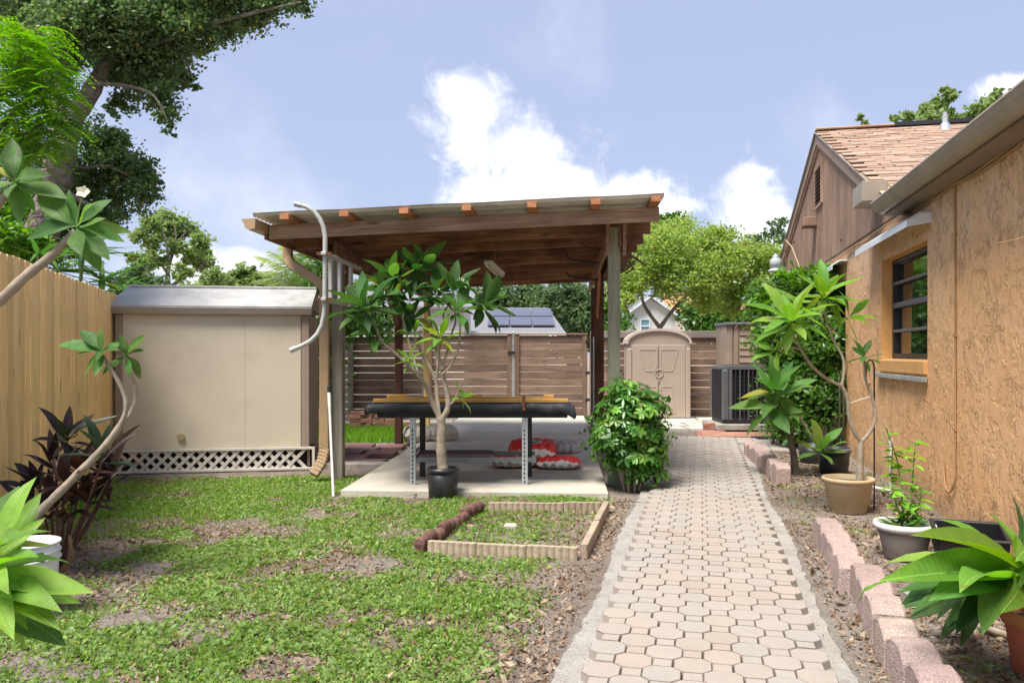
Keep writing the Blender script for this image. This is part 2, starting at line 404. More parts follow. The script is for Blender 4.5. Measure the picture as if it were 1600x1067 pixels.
def stone(name, c, c2, nsc=3.0, gr=0.5, rough=0.9, rand=0.12, speck=0.25, bd=0.004, extra=None):
    n = NT(name, rough, 0.2); k = n.noise(nsc, 8, 0.65, n.mp(vary=True)); f = n.noise(140, 2, 0.6); v = n.vor(90)
    cc = n.mix(n.rg(k, 0.3, 0.7), c, c2); cc = n.mix(n.rg(f, 0.35, 0.65, 0, speck), cc, tuple(min(1, x * 1.5) for x in c2))
    cc = n.mix(n.rg(v, 0.0, 0.35, speck * 1.3, 0), cc, tuple(x * 0.45 for x in c))
    if extra: cc = n.mix(n.rg(n.noise(extra[1], 5, 0.7), 0.5, 0.68, 0, extra[2]), cc, extra[0])
    cc = n.hsv(cc, n.rg(n.orand(), 0, 1, 0.49, 0.51), None, n.rg(n.ma('FRACT', n.ma('MULTIPLY', n.orand(), 7.3)), 0, 1, 1 - rand, 1 + rand))
    n.col(cc).bump(n.ma('ADD', f, n.ma('MULTIPLY', n.noise(22, 5), 1.6)), bd); M[name] = n.m; return n.m
def paver_mat():
    n = NT('paver', 0.88, 0.22); k = n.noise(1.4, 4, 0.6, n.pos()); k2 = n.noise(9, 6, 0.7, n.pos()); f = n.noise(170, 2, 0.6, n.pos())
    r = n.orand(); y = n.xyz(n.pos())[1]
    tint = n.ramp(r, [(0.0, (0.335, 0.27, 0.215)), (0.35, (0.365, 0.315, 0.26)), (0.7, (0.325, 0.295, 0.255)), (1.0, (0.38, 0.30, 0.235))])
    cc = n.mix(n.rg(k, 0.35, 0.7, 0.0, 0.45), tint, (0.35, 0.325, 0.295))
    # broad grey stretches picked out by noise
    g = n.rg(n.noise(0.55, 4, 0.6, n.pos()), 0.45, 0.62, 0, 0.6, True)
    cc = n.mix(g, cc, (0.31, 0.30, 0.28)); cc = n.mix(n.rg(k2, 0.5, 0.75, 0, 0.35), cc, (0.27, 0.225, 0.18))
    cc = n.mix(n.rg(f, 0.4, 0.7, 0, 0.25), cc, (0.55, 0.49, 0.43))
    n.col(cc).bump(n.ma('ADD', f, n.ma('MULTIPLY', k2, 1.5)), 0.0035); M['paver'] = n.m
paver_mat()
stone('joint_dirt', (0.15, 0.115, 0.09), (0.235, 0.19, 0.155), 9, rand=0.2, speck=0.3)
stone('concrete', (0.46, 0.41, 0.335), (0.57, 0.52, 0.435), 1.6, rand=0.03, speck=0.12, bd=0.0025, extra=((0.27, 0.22, 0.165), 1.2, 0.45))
stone('mortar', (0.30, 0.275, 0.235), (0.44, 0.41, 0.365), 5, rand=0.03, speck=0.35, bd=0.012, extra=((0.24, 0.21, 0.175), 6, 0.6))
stone('red_block', (0.33, 0.235, 0.205), (0.42, 0.315, 0.28), 5, rand=0.14, speck=0.55, bd=0.010, extra=((0.25, 0.20, 0.175), 5, 0.8))
stone('tan_block', (0.31, 0.235, 0.165), (0.42, 0.335, 0.24), 5, rand=0.08, speck=0.5, bd=0.006, extra=((0.26, 0.21, 0.16), 7, 0.6))
stone('plum_block', (0.13, 0.065, 0.052), (0.21, 0.11, 0.09), 5, rand=0.15, speck=0.35, bd=0.006, extra=((0.10, 0.06, 0.05), 6, 0.5))
stone('red_brick', (0.29, 0.135, 0.095), (0.40, 0.215, 0.155), 5, rand=0.2, speck=0.35, bd=0.004, extra=((0.18, 0.11, 0.09), 5, 0.5))
stone('plum_paver', (0.17, 0.095, 0.09), (0.26, 0.155, 0.14), 3, rand=0.22, speck=0.3, bd=0.004)
stone('pale_stone', (0.50, 0.46, 0.39), (0.62, 0.58, 0.50), 3, rand=0.08, speck=0.2, bd=0.004, extra=((0.33, 0.30, 0.25), 2.5, 0.5))
stone('terracotta', (0.44, 0.135, 0.062), (0.52, 0.18, 0.085), 4, rand=0.02, speck=0.1, bd=0.001)
stone('tan_pot', (0.42, 0.30, 0.18), (0.50, 0.375, 0.24), 3, rand=0.02, speck=0.1, bd=0.001, extra=((0.28, 0.22, 0.15), 3, 0.5))
stone('planter_grey', (0.24, 0.21, 0.18), (0.33, 0.30, 0.265), 4, rand=0.02, speck=0.2, bd=0.002)
stone('planter_rim', (0.60, 0.585, 0.56), (0.70, 0.69, 0.67), 4, rand=0.02, speck=0.1, bd=0.001)
stone('shed_roof', (0.33, 0.32, 0.31), (0.45, 0.44, 0.425), 2.2, rand=0.02, speck=0.15, bd=0.004, extra=((0.27, 0.26, 0.245), 2.8, 0.75))
stone('shingle', (0.29, 0.19, 0.135), (0.40, 0.275, 0.205), 6, rand=0.22, speck=0.35, bd=0.003)
def soil_mat():
    n = NT('soil', 0.95, 0.12); p = n.pos()
    a = n.noise(0.8, 6, 0.65, p); b = n.noise(7, 8, 0.7, p); c = n.noise(60, 4, 0.7, p); d = n.vor(45, p)
    cc = n.mix(n.rg(b, 0.3, 0.7), (0.21, 0.165, 0.125), (0.35, 0.30, 0.245))
    cc = n.mix(n.rg(a, 0.42, 0.62, 0, 0.75, True), cc, (0.38, 0.345, 0.30))
    cc = n.mix(n.rg(n.noise(2.3, 5, 0.7, p), 0.54, 0.66, 0, 0.6, True), cc, (0.135, 0.09, 0.058))
    cc = n.mix(n.rg(c, 0.35, 0.7, 0, 0.5), cc, (0.12, 0.085, 0.06)); cc = n.mix(n.rg(d, 0.0, 0.22, 0.35, 0), cc, (0.40, 0.36, 0.30))
    n.col(cc).bump(n.ma('ADD', n.ma('MULTIPLY', b, 2.5), n.ma('ADD', c, n.ma('MULTIPLY', d, 0.5))), 0.02); M['soil'] = n.m
soil_mat()
def stucco_mat():
    n = NT('stucco', 0.72, 0.3); s = n.obj
    v = n.mp((1, 1, 0.72)); w = n.noise(3.0, 3, 0.5, v)
    wv = n.N.new('ShaderNodeVectorMath'); wv.operation = 'ADD'; n.L.new(v, wv.inputs[0])
    cb = n.N.new('ShaderNodeCombineXYZ'); n.L.new(n.ma('MULTIPLY', w, 1.3), cb.inputs[0]); n.L.new(n.ma('MULTIPLY', n.noise(4.0, 3, 0.5, n.mp((1, 1, .4), rot=(.5, .3, 0))), 1.3), cb.inputs[1]); n.L.new(n.ma('MULTIPLY', w, 0.8), cb.inputs[2])
    n.L.new(cb.outputs[0], wv.inputs[1]); q = wv.outputs[0]
    r1 = n.noise(8.5, 3, 0.5, q, 1.0)
    ridge = n.rg(n.ma('ABSOLUTE', n.ma('SUBTRACT', r1, 0.5)), 0.0, 0.040, 1.0, 0.0, True)
    r2 = n.noise(11, 2, 0.5, q, 0.9); ridge2 = n.rg(n.ma('ABSOLUTE', n.ma('SUBTRACT', r2, 0.52)), 0.0, 0.025, 1.0, 0.0, True)
    mask = n.rg(n.noise(4.5, 5, 0.7), 0.50, 0.58, 0.0, 1, True); mask2 = n.rg(n.noise(5.5, 5, 0.7, n.mp(rot=(1, 2, 0))), 0.50, 0.58, 0, 1, True)
    plate = n.rg(n.noise(6, 2, .5, q, .6), .46, .54, 0, 1, True)
    h = n.ma('ADD', n.ma('ADD', n.ma('MULTIPLY', ridge, mask), n.ma('MULTIPLY', n.ma('MULTIPLY', ridge2, mask2), 0.6)), n.ma('MULTIPLY', plate, 0.45))
    h = n.ma('ADD', h, n.ma('MULTIPLY', n.noise(45, 4, 0.6), 0.22))
    blot = n.noise(1.1, 5, 0.6)
    cc = n.mix(n.rg(blot, 0.35, 0.7), (0.75, 0.42, 0.19), (0.81, 0.50, 0.265))
    z = n.xyz()[2]
    cc = n.mix(n.ma('MULTIPLY', n.rg(z, 1.9, 2.7), n.rg(n.noise(4.5, 4, 0.7, n.mp((1, 1, 0.3))), 0.42, 0.62, 0.15, 0.65)), cc, (0.62, 0.50, 0.40))   # washed, chalky upper wall
    cc = n.mix(n.ma('MULTIPLY', n.rg(n.ma('ADD', z, n.rg(n.noise(6, 4, .7), .3, .7, -.15, .15)), .32, .02, 0, 1, True), .6), cc, (0.36, 0.25, 0.16))
    dr = n.noise(5.5, 4, 0.6, n.mp((1, 1, 0.06))); cc = n.mix(n.rg(dr, .58, .70, 0, .3, True), cc, (0.50, 0.33, 0.20))
    cc = n.mix(n.rg(n.noise(5, 6, 0.75, n.mp((1, 1, 0.6))), 0.55, 0.75, 0, 0.22), cc, (0.44, 0.24, 0.11))
    cc = n.mix(n.ma('MULTIPLY', n.ma('MULTIPLY', ridge, mask), 0.10), cc, (0.55, 0.30, 0.14))
    n.col(cc).bump(h, 0.010, 1.0); M['stucco'] = n.m
    n = NT('stucco_smooth', 0.75, 0.25); n.col(n.mix(n.rg(n.noise(3, 6, 0.6), 0.35, 0.7), (0.66, 0.35, 0.12), (0.72, 0.42, 0.17))).bump(n.noise(30, 5), 0.004); M['stucco_smooth'] = n.m
stucco_mat()
def leafmat(name, c1, c2, tr=0.35, rough=0.45, per='obj', veins=False, trc=None, spec=0.35, hue=0.02, yellow=0.0):
    if veins: rough += .12; spec -= .08
    n = NT(name, rough, spec); r = n.orand() if per == 'obj' else n.island()
    c = n.mix(r, c1, c2); r2 = n.ma('FRACT', n.ma('MULTIPLY', r, 13.7)); c = n.hsv(c, n.rg(r2, 0, 1, 0.5 - hue, 0.5 + hue), None, n.rg(n.ma('FRACT', n.ma('MULTIPLY', r, 5.3)), 0, 1, 0.75, 1.25))
    if yellow: c = n.mix(n.rg(n.ma('FRACT', n.ma('MULTIPLY', r, 29.1)), 1 - yellow, 1.0, 0, 0.8), c, (0.42, 0.34, 0.05))
    if veins:
        x, y, z = n.xyz(); ay = n.ma('ABSOLUTE', y)
        t = n.ma('FRACT', n.ma('MULTIPLY', n.ma('SUBTRACT', x, n.ma('MULTIPLY', ay, 0.45)), veins))
        tri = n.ma('ABSOLUTE', n.ma('SUBTRACT', t, 0.5)); v = n.rg(tri, 0.0, 0.12, 1, 0, True); mid = n.rg(ay, 0.0, 0.011, 1, 0, True)
        vm = n.ma('MAXIMUM', n.ma('MULTIPLY', v, 0.35), n.ma('MULTIPLY', mid, 0.9))
        c = n.mix(n.ma('MULTIPLY', vm, 0.55), c, tuple(min(1, q * 1.6 + 0.05) for q in c2)); c = n.mix(n.rg(n.noise(5, 5, .7, n.mp(vary=True)), .45, .75, 0, .45), c, tuple(q * 0.6 for q in c1))
        sp = n.noise(11, 5, .75, n.mp(vary=True)); c = n.mix(n.rg(n.ma('ADD', n.ma('ADD', sp, n.rg(x, .8, 1.02, 0, .22)), n.rg(r, 0, 1, -.06, .04)), .70, .80, 0, .85, True), c, (0.22, 0.15, 0.05)); c = n.mix(n.rg(n.noise(3, 3, .6, n.mp(vary=True)), .5, .8, 0, .5), c, tuple(min(1, q * 1.5) for q in c2))
        n.bump(n.ma('ADD', n.ma('MULTIPLY', v, 0.4), mid), 0.0015)
    n.col(c); t = n.hsv(c, None, 1.15, 1.9)
    n.translucent(t if trc is None else trc, tr); M[name] = n.m
leafmat('leaf_plumeria', (0.06, 0.145, 0.03), (0.11, 0.23, 0.045), 0.32, 0.38, veins=34, yellow=0.06)
leafmat('leaf_plumeria_light', (0.13, 0.26, 0.035), (0.20, 0.36, 0.055), 0.38, 0.35, veins=30, yellow=0.10)
leafmat('leaf_plumeria_dark', (0.032, 0.085, 0.02), (0.062, 0.14, 0.03), 0.28, 0.35, veins=34)
leafmat('leaf_cordyline', (0.020, 0.013, 0.012), (0.055, 0.025, 0.018), 0.12, 0.42, spec=0.3, hue=0.02)
leafmat('leaf_cordyline_green', (0.02, 0.036, 0.018), (0.038, 0.058, 0.026), 0.15, 0.42, spec=0.3)
leafmat('leaf_dry', (0.20, 0.12, 0.065), (0.33, 0.22, 0.12), 0.2, 0.8, hue=0.01)
leafmat('leaf_bush', (0.05, 0.145, 0.022), (0.10, 0.24, 0.035), 0.28, 0.28, spec=0.5, hue=0.015)
leafmat('leaf_bush_lime', (0.15, 0.34, 0.04), (0.24, 0.44, 0.07), 0.35, 0.3, spec=0.45)
leafmat('leaf_shrub', (0.05, 0.13, 0.02), (0.11, 0.22, 0.04), 0.36, 0.35, 'isl', spec=0.45)
leafmat('leaf_oak', (0.06, 0.11, 0.04), (0.16, 0.23, 0.085), 0.45, 0.4, 'isl', spec=0.45, yellow=0.03)
leafmat('leaf_lime', (0.08, 0.20, 0.02), (0.17, 0.32, 0.04), 0.36, 0.45, 'isl')
leafmat('leaf_far', (0.14, 0.21, 0.06), (0.24, 0.31, 0.11), 0.42, 0.6, 'isl')
leafmat('leaf_far_dark', (0.07, 0.12, 0.045), (0.13, 0.19, 0.075), 0.4, 0.6, 'isl')
leafmat('leaf_mid', (0.20, 0.28, 0.06), (0.32, 0.40, 0.11), 0.48, 0.55, 'isl')
leafmat('leaf_weed', (0.13, 0.215, 0.045), (0.25, 0.355, 0.09), 0.34, 0.5, 'isl', hue=0.02, yellow=0.04)
leafmat('grass_blade', (0.12, 0.26, 0.02), (0.22, 0.38, 0.04), 0.35, 0.5, 'isl')
leafmat('litter', (0.16, 0.085, 0.045), (0.36, 0.28, 0.20), 0.1, 0.85, 'isl', hue=0.01)
leafmat('leaf_citrus', (0.14, 0.30, 0.03), (0.28, 0.46, 0.06), 0.4, 0.4, hue=0.02)
def sheetglass():
    n = NT('blue_glass', 0.08, 0.6); n.col((0.20, 0.32, 0.36)); M['pane_far'] = n.m
sheetglass()
def sack_mat():
    """printed soil sack: red field, white border, green oval with pale lettering bars kept as mesh text"""
    n = NT('sack_red', 0.3, 0.5); k = n.noise(14, 5, 0.7, None, 1.0)
    x, y, z = n.xyz(); ex = n.ma('MAXIMUM', n.ma('DIVIDE', n.ma('ABSOLUTE', x), 0.33), n.ma('DIVIDE', n.ma('ABSOLUTE', y), 0.19))
    c = n.mix(n.rg(n.ma('ADD', ex, n.rg(k, 0.3, 0.7, -0.10, 0.10)), 0.84, 0.88, 0, 1), (0.62, 0.02, 0.018), (0.66, 0.62, 0.58))
    c = n.mix(n.rg(k, 0.62, 0.68, 0, 0.5), c, (0.75, 0.62, 0.58))
    n.col(c).bump(k, 0.02); M['sack_red'] = n.m
sack_mat()
plain('logo_green', (0.03, 0.20, 0.06), 0.4); plain('logo_white', (0.8, 0.8, 0.76), 0.4)
# ------------------------------------------------------------------ ground
def vnoise(x, y, seed=0, octs=4, sc=1.0):
    """cheap tiling value noise in [0,1] on numpy arrays"""
    r = np.random.default_rng(seed); T = r.random((64, 64)); out = 0; amp = 1; tot = 0
    for o in range(octs):
        fx = x * sc; fy = y * sc; ix = np.floor(fx).astype(int); iy = np.floor(fy).astype(int); tx = fx - ix; ty = fy - iy
        tx = tx * tx * (3 - 2 * tx); ty = ty * ty * (3 - 2 * ty)
        g = lambda a, b: T[a % 64, b % 64]
        out = out + amp * ((g(ix, iy) * (1 - tx) + g(ix + 1, iy) * tx) * (1 - ty) + (g(ix, iy + 1) * (1 - tx) + g(ix + 1, iy + 1) * tx) * ty)
        tot += amp; amp *= .5; sc *= 2.03
    return out / tot
def gh(x, y):
    return (vnoise(np.asarray(x, float) + 50, np.asarray(y, float) + 50, 5, 3, 1.3) - 0.5) * 0.035
def ground():
    xs = np.concatenate([[-400, -100, -30, -14], np.arange(-8, 7.01, .1), [10, 16, 40, 120, 400]]); ys = np.concatenate([[-200, -30, 0, 1.5], np.arange(2.4, 18, .1), [22, 30, 60, 150, 500]])
    gx, gy = np.meshgrid(xs, ys); inner = (gx > -8) & (gx < 7) & (gy > 2.4) & (gy < 17)
    gz = np.where(inner, gh(gx, gy), -0.02); nx = len(xs); ny = len(ys)
    me = bpy.data.meshes.new('ground'); vs = np.stack([gx, gy, gz], -1).reshape(-1, 3)
    fs = [(j * nx + i, j * nx + i + 1, (j + 1) * nx + i + 1, (j + 1) * nx + i) for j in range(ny - 1) for i in range(nx - 1)]
    me.from_pydata(vs.tolist(), [], fs); me.materials.append(M['soil']); me.polygons.foreach_set('use_smooth', [True] * len(fs))
    o = bpy.data.objects.new('ground', me); COL.objects.link(o); o['kind'] = 'structure'
ground()
# ------------------------------------------------------------------ paved path of keyhole pavers
TH = math.atan(296 / F); pd = V((math.sin(TH), math.cos(TH), 0)); pr = V((math.cos(TH), -math.sin(TH), 0))
DP = 0.245; OW = 0.159; OS = 0.086
def path():
    root = bpy.data.objects.new('path', None); COL.objects.link(root); root['kind'] = 'structure'; root.location = G(1096, 1060)
    o0 = G(909.5, 1041.7, 0.05); o0.z = 0
    # mortar skirt
    mb = MB(); lo = []; hi = []
    rnd = random.Random(4)
    for i in range(170):
        t = -0.9 + i * 0.06
        a = o0 + pd * t - pr * (0.115 + rnd.uniform(-.012, .012) + .018 * math.sin(i * .13)); b = o0 + pd * t + pr * (1.02 + 0.10 + rnd.uniform(-.012, .012) + .018 * math.sin(i * .11 + 1))
        lo.append(a); hi.append(b)
    for i in range(169):
        for (p, q, dz0, dz1) in ((lo, hi, 0, 0),):
            a, b, c, d = p[i], q[i], q[i + 1], p[i + 1]
            w = pr * 0.22
            r0 = [a + V((0, 0, -.03)), a + pr * .02 + V((0, 0, .012)), a + w, b - w, b - pr * .02 + V((0, 0, .012)), b + V((0, 0, -.03))]
            r1 = [d + V((0, 0, -.03)), d + pr * .02 + V((0, 0, .012)), d + w, c - w, c - pr * .02 + V((0, 0, .012)), c + V((0, 0, -.03))]
            for r in (r0, r1): r[2] = V((r[2].x, r[2].y, .012)); r[3] = V((r[3].x, r[3].y, .012))
            for k in range(5): mb.quad(r0[k], r0[k + 1], r1[k + 1], r1[k])
    mb.build('mortar_skirt', M['mortar'], root)
    # keyhole shape in local coords: x = pr, y = pd
    h = OW / 2; s = OS / 2; g = .0015
    poly = [(s, -h), (h, -s), (h, s), (s, h), (-s, h), (-h, s), (-h, -s), (-s, -h), (-s + g, -h - OS), (s - g, -h - OS)]
    def key(shrink, z): return [V((x * shrink, y * shrink if y > -h - .01 else y, z)) for x, y in poly]
    mb = MB(); n = len(poly)
    def ring(off, z):
        out = []
        for k in range(n):
            p = V((*poly[k], 0)); a = V((*poly[k - 1], 0)); b = V((*poly[(k + 1) % n], 0))
            e1 = (p - a).normalized(); e2 = (b - p).normalized(); nn = (V((e1.y, -e1.x, 0)) + V((e2.y, -e2.x, 0)))
            nn.normalize(); out.append(p - nn * off + V((0, 0, z)))
        return out
    rings = [ring(0.001, -0.055), ring(0.001, -0.006), ring(0.0058, 0.0)]
    vs = sum(rings, []); fs = []
    for i in range(2): fs += [(i * n + k, i * n + (k + 1) % n, (i + 1) * n + (k + 1) % n, (i + 1) * n + k) for k in range(n)]
    tb = 2 * n
    # top: octagon + square with a scored line between them
    oc = [tb + k for k in range(8)]; vs += [V((-s + .003, -h - .0035, -.007)), V((s - .003, -h - .0035, -.007))]; q0 = len(vs) - 2; q1 = len(vs) - 1
    fs += [tuple(oc), (tb + 7, q0, q1, tb + 0)]
    vs += [V((-s + .0055, -h - .010, 0)), V((s - .0055, -h - .010, 0))]; a0 = len(vs) - 2; a1 = len(vs) - 1
    fs += [(q0, a0, a1, q1), (a0, tb + 8, tb + 9, a1), (tb + 7, tb + 8, a0, q0), (tb + 0, q1, a1, tb + 9)]
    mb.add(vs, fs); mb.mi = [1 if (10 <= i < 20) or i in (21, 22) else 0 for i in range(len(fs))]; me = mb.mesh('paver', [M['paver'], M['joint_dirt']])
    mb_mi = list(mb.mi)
    rz = Matrix((pr, pd, V((0, 0, 1)))).transposed().to_quaternion()
    items = []
    for c in range(8):
        for j in range(-4, 40):
            p = o0 + pr * (OW / 2 + c * DP / 2) + pd * ((j + (0.5 if c % 2 else 0)) * DP)
            if p.y > 2.7 and p.y < 12.35: items.append(p)
    items.sort(key=lambda p: p.y); rnd = random.Random(9); rest = MB()
    for i, p in enumerate(items):
        dz = 0.05 + rnd.uniform(-.002, .002) + 0.004 * math.sin(p.x * 3 + p.y * 1.7)
        q = Quaternion(V((rnd.uniform(-1, 1), rnd.uniform(-1, 1), 0)).normalized(), rnd.uniform(0, R(0.8))) @ Quaternion((0, 0, 1), rnd.uniform(-R(1), R(1))) @ rz
        if i < 298: part('paver', me, root, (p.x, p.y, dz), q)
        else:
            mt = Matrix.Translation((p.x, p.y, dz)) @ q.to_matrix().to_4x4(); rest.add([mt @ v for v in vs], fs)
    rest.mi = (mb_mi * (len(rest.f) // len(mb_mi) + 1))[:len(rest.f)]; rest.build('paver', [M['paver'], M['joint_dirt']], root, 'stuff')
    # cross strip and side paving beyond the end of the path
    mb = MB(); mb.box((0, 0, 0), (.118, .118, .02), None, .006); sq = mb.mesh('paving_block', M['paver'])
    for i in range(13):
        for j in range(3):
            p = o0 + pd * (9.13 + j * .245) + pr * (-.1 + i * .245)
            part('paving_block', sq, root, (p.x, p.y, .022 + rnd.uniform(-.002, .002)), rz)
    for i in range(4):
        for j in range(3):
            p = o0 + pd * (8.35 + j * .245) + pr * (1.3 + i * .245)
            part('paving_block', sq, root, (p.x, p.y, .016 + rnd.uniform(-.002, .002)), rz)
path()
# ------------------------------------------------------------------ pergola frame of reference and slab
PA = math.atan(0.065); pu = V((math.cos(PA), -math.sin(PA), 0)); pw = V((math.sin(PA), math.cos(PA), 0)); PO = V((-1.86, 8.57, 0))
def PP(s, t, z=0): return PO + pu * s + pw * t + V((0, 0, z))
def slab():
    root = bpy.data.objects.new('patio_slab', None); COL.objects.link(root); root['kind'] = 'structure'
    a = G(532, 765, .06); b = G(949, 764, .06); root.location = (a.x, a.y, 0)
    sa = (a - PO).dot(pu); sb = (b - PO).dot(pu); ta = (a - PO).dot(pw)
    tl = [ta, 1.45, 4.75, 8.35]
    for i in range(3):
        t0, t1 = tl[i] + (.008 if i else 0), tl[i + 1] - .008
        mb = MB(); mb.box(PP((sa + sb) / 2, (t0 + t1) / 2, .01), ((sb - sa) / 2, (t1 - t0) / 2, .05), (pu, pw, V((0, 0, 1))), .008)
        mb.build('slab_panel', M['pale_stone'] if i == 2 else M['concrete'], root)
slab()
def stones():
    rnd = random.Random(3)
    root = bpy.data.objects.new('stone_patio', None); COL.objects.link(root); root['kind'] = 'structure'; root.location = G(1050, 680)
    for j, (t0, t1) in enumerate(((12.95, 13.5), (13.52, 14.1), (14.12, 14.75), (14.77, 15.4), (15.42, 16.1), (16.12, 16.8))):
        x = 1.45 + rnd.uniform(0, .3)
        while x < 4.6:
            w = rnd.uniform(.5, .95)
            if not (x + w > 3.1 and t0 < 13.7):
                mb = MB(); y0, y1 = t0 + .015, t1 - .015
                mb.prism([(x + rnd.uniform(0, .03), y0, -.02), (x + w - .02, y0 + rnd.uniform(0, .03), -.02), (x + w - .02 - rnd.uniform(0, .05), y1, -.02), (x + rnd.uniform(0, .05), y1, -.02)], (0, 0, .045 + rnd.uniform(0, .006)))
                mb.build('paving_stone', M['pale_stone'], root)
            x += w
    root = bpy.data.objects.new('brick_border', None); COL.objects.link(root); root['kind'] = 'structure'; root.location = G(1150, 685)
    mb = MB(); mb.box((0, 0, 0), (.098, .048, .03), None, .005); bk = mb.mesh('brick', M['red_brick'])
    for j in range(10):
        for i in range(7):
            x = 3.06 + i * .2 + (.1 if j % 2 else 0) + (.02 * j); y = 12.78 + j * .1
            if j > 6 and i > 1: continue
            part('brick', bk, root, (x, y, .012 + rnd.uniform(-.003, .003)), Quaternion((0, 0, 1), rnd.uniform(-.03, .03)))
    # two bricks lying in a little stack beside the pad
    for k in range(2):
        o = part('loose_brick', bk, None, (3.40, 13.82, .072 + k * .062), Quaternion((0, 0, 1), .1 * k)); o.name = 'loose_brick'
        tag(o, ['lower red brick of the little stack at the left corner of the air conditioner pad', 'upper red brick of the little stack at the left corner of the air conditioner pad'][k], 'brick', 'loose bricks by the air conditioner pad')
stones()
# ------------------------------------------------------------------ house on the right
wd = V((0.216, 1, 0)).normalized(); wn = V((-1, 0.216, 0)).normalized()
def WP(Y, z, off=0.0): return V((2.16 + 0.216 * Y, Y, z)) + wn * off
WIN1 = (7.12, 8.79, 1.28, 2.365); WIN2 = (10.75, 12.3, 1.2, 2.35)
AP = (12.74, 4.85)
def ztop(Y): return AP[1] - (.426 * (AP[0] - Y) if Y < AP[0] else .313 * (Y - AP[0]))
def house():
    h = thing('house', 'orange textured stucco house with brown wood gable and shingle roof along the right', 'house', WP(8, 0))
    mb = MB(); ys = [1.5, WIN1[0], WIN1[1], WIN2[0], WIN2[1], 19.0]
    def q(y0, y1, z0, z1): mb.quad(WP(y0, z0), WP(y1, z0), WP(y1, z1), WP(y0, z1))
    for i in range(5):
        y0, y1 = ys[i], ys[i + 1]; w = {1: WIN1, 3: WIN2}.get(i)
        if w is None: q(y0, y1, -.1, 2.745)
        else: q(y0, y1, -.1, w[2]); q(y0, y1, w[3], 2.745)
    o = mb.build('wall', M['stucco'], h)
    for w in (WIN1, WIN2):
        mb = MB(); d = -.19
        mb.quad(WP(w[0], w[2]), WP(w[0], w[2], d), WP(w[0], w[3], d), WP(w[0], w[3])); mb.quad(WP(w[1], w[2]), WP(w[1], w[3]), WP(w[1], w[3], d), WP(w[1], w[2], d))
        mb.quad(WP(w[0], w[3]), WP(w[0], w[3], d), WP(w[1], w[3], d), WP(w[1], w[3]))
        # smooth raised band round the opening head and sloped sill
        mb.prism([WP(w[0], w[2] + .03, -.19), WP(w[0], w[2], .035), WP(w[0], w[2] - .11, .03), WP(w[0], w[2] - .11, -.19)], wd * (w[1] - w[0]) * 1.0233)
        mb.build('window_reveal', M['stucco_smooth'], h)
    for w in (WIN1, WIN2):
        y0, y1, z0, z1 = w; d = -.135; fr = MB()
        for (a, b, c, e) in ((y0, y1, z0 + .03, z0 + .075), (y0, y1, z1 - .045, z1)):
            fr.bar(WP(a, (c + e) / 2, d), WP(b, (c + e) / 2, d), e - c, .05)
        fr.bar(WP(y0 + .02, z0, d), WP(y0 + .02, z1, d), .045, .05, wd); fr.bar(WP(y1 - .03, z0, d), WP(y1 - .03, z1, d), .06, .05, wd)
        win = fr.build('window', M['frame_dark'], h)
        zz = [z0 + .075]; H = (z1 - .045 - z0 - .075); cuts = [.25, .535, .78]
        for k, c in enumerate(cuts):
            rb = MB(); z = z0 + .075 + H * c; th = .055 if k == 1 else .03
            rb.bar(WP(y0 + .04, z, d + .008), WP(y1 - .05, z, d + .008), th, .045, ch=.005); rb.build('sash_rail', M['frame_worn'], win); zz.append(z)
        zz.append(z1 - .045)
        for k in range(4):
            pn = MB(); off = -.15 - .004 * k; pn.quad(WP(y0 + .03, zz[k], off), WP(y1 - .04, zz[k], off), WP(y1 - .04, zz[k + 1], off), WP(y0 + .03, zz[k + 1], off)); pn.build('pane', M['glass_dark'], win)
    # metal hood and slotted track
    mb = MB(); a = (7.0, 9.15)
    pf = [(2.60, .0), (2.60, .10), (2.53, .20), (2.47, .20), (2.475, .192), (2.525, .192), (2.585, .095), (2.585, 0)]
    mb.prism([WP(a[0], z, o) for z, o in pf], wd * (a[1] - a[0]) * 1.023)
    mb.prism([WP(a[0], z, o) for z, o in ((2.60, 0), (2.60, .1), (2.53, .2), (2.47, .2), (2.50, 0))], wd * .004)
    mb.build('window_hood', M['metal_white'], h)
    mb = MB(); mb.prism([WP(10.6, z, o) for z, o in pf], wd * 1.8); mb.build('window_hood', M['metal_white'], h)
    mb = MB(); mb.bar(WP(7.1, 1.12, .03), WP(8.9, 1.12, .03), .045, .05, ch=.004)
    for k in range(9): mb.box(WP(7.3 + k * .19, 1.12, .056), (.018, .003, .007), (wd, wn, V((0, 0, 1))))
    mb.build('shutter_track', M['metal_galv'], h)
    # wood gable: one board after the other, grooves between
    g = thing  # boards are children of the house
    Y = 7.9; i = 0
    while Y < 17.2:
        w = .265; y0, y1 = Y + .007, Y + w - .007
        if y1 > AP[0] > y0: tp = [(y0, ztop(y0)), (AP[0], AP[1]), (y1, ztop(y1))]
        else: tp = [(y0, ztop(y0)), (y1, ztop(y1))]
        pts = [WP(y0, 2.76, 0), WP(y1, 2.76, 0)] + [WP(y, max(z - .06, 2.8), 0) for y, z in reversed(tp)]
        mb = MB(); mb.prism(pts, wn * .016); mb.build('siding_board', M['siding_wood'], h); Y += w
    mb = MB(); mb.prism([WP(7.9, 2.745, -.02), WP(17.4, 2.745, -.02), WP(17.3, ztop(17.3) - .05, -.02), WP(AP[0], AP[1] - .05, -.02), WP(8.0, max(2.8, ztop(8.0) - .05), -.02)], wn * .018)
    mb.build('gable_backing', M['fascia_paint'], h)
    def rake(name, y0, z0, y1, z1, w, off, t, mat, ch=.004):
        mb = MB(); mb.bar(WP(y0, z0, off), WP(y1, z1, off), w, t, ch=ch); return mb.build(name, mat, h)
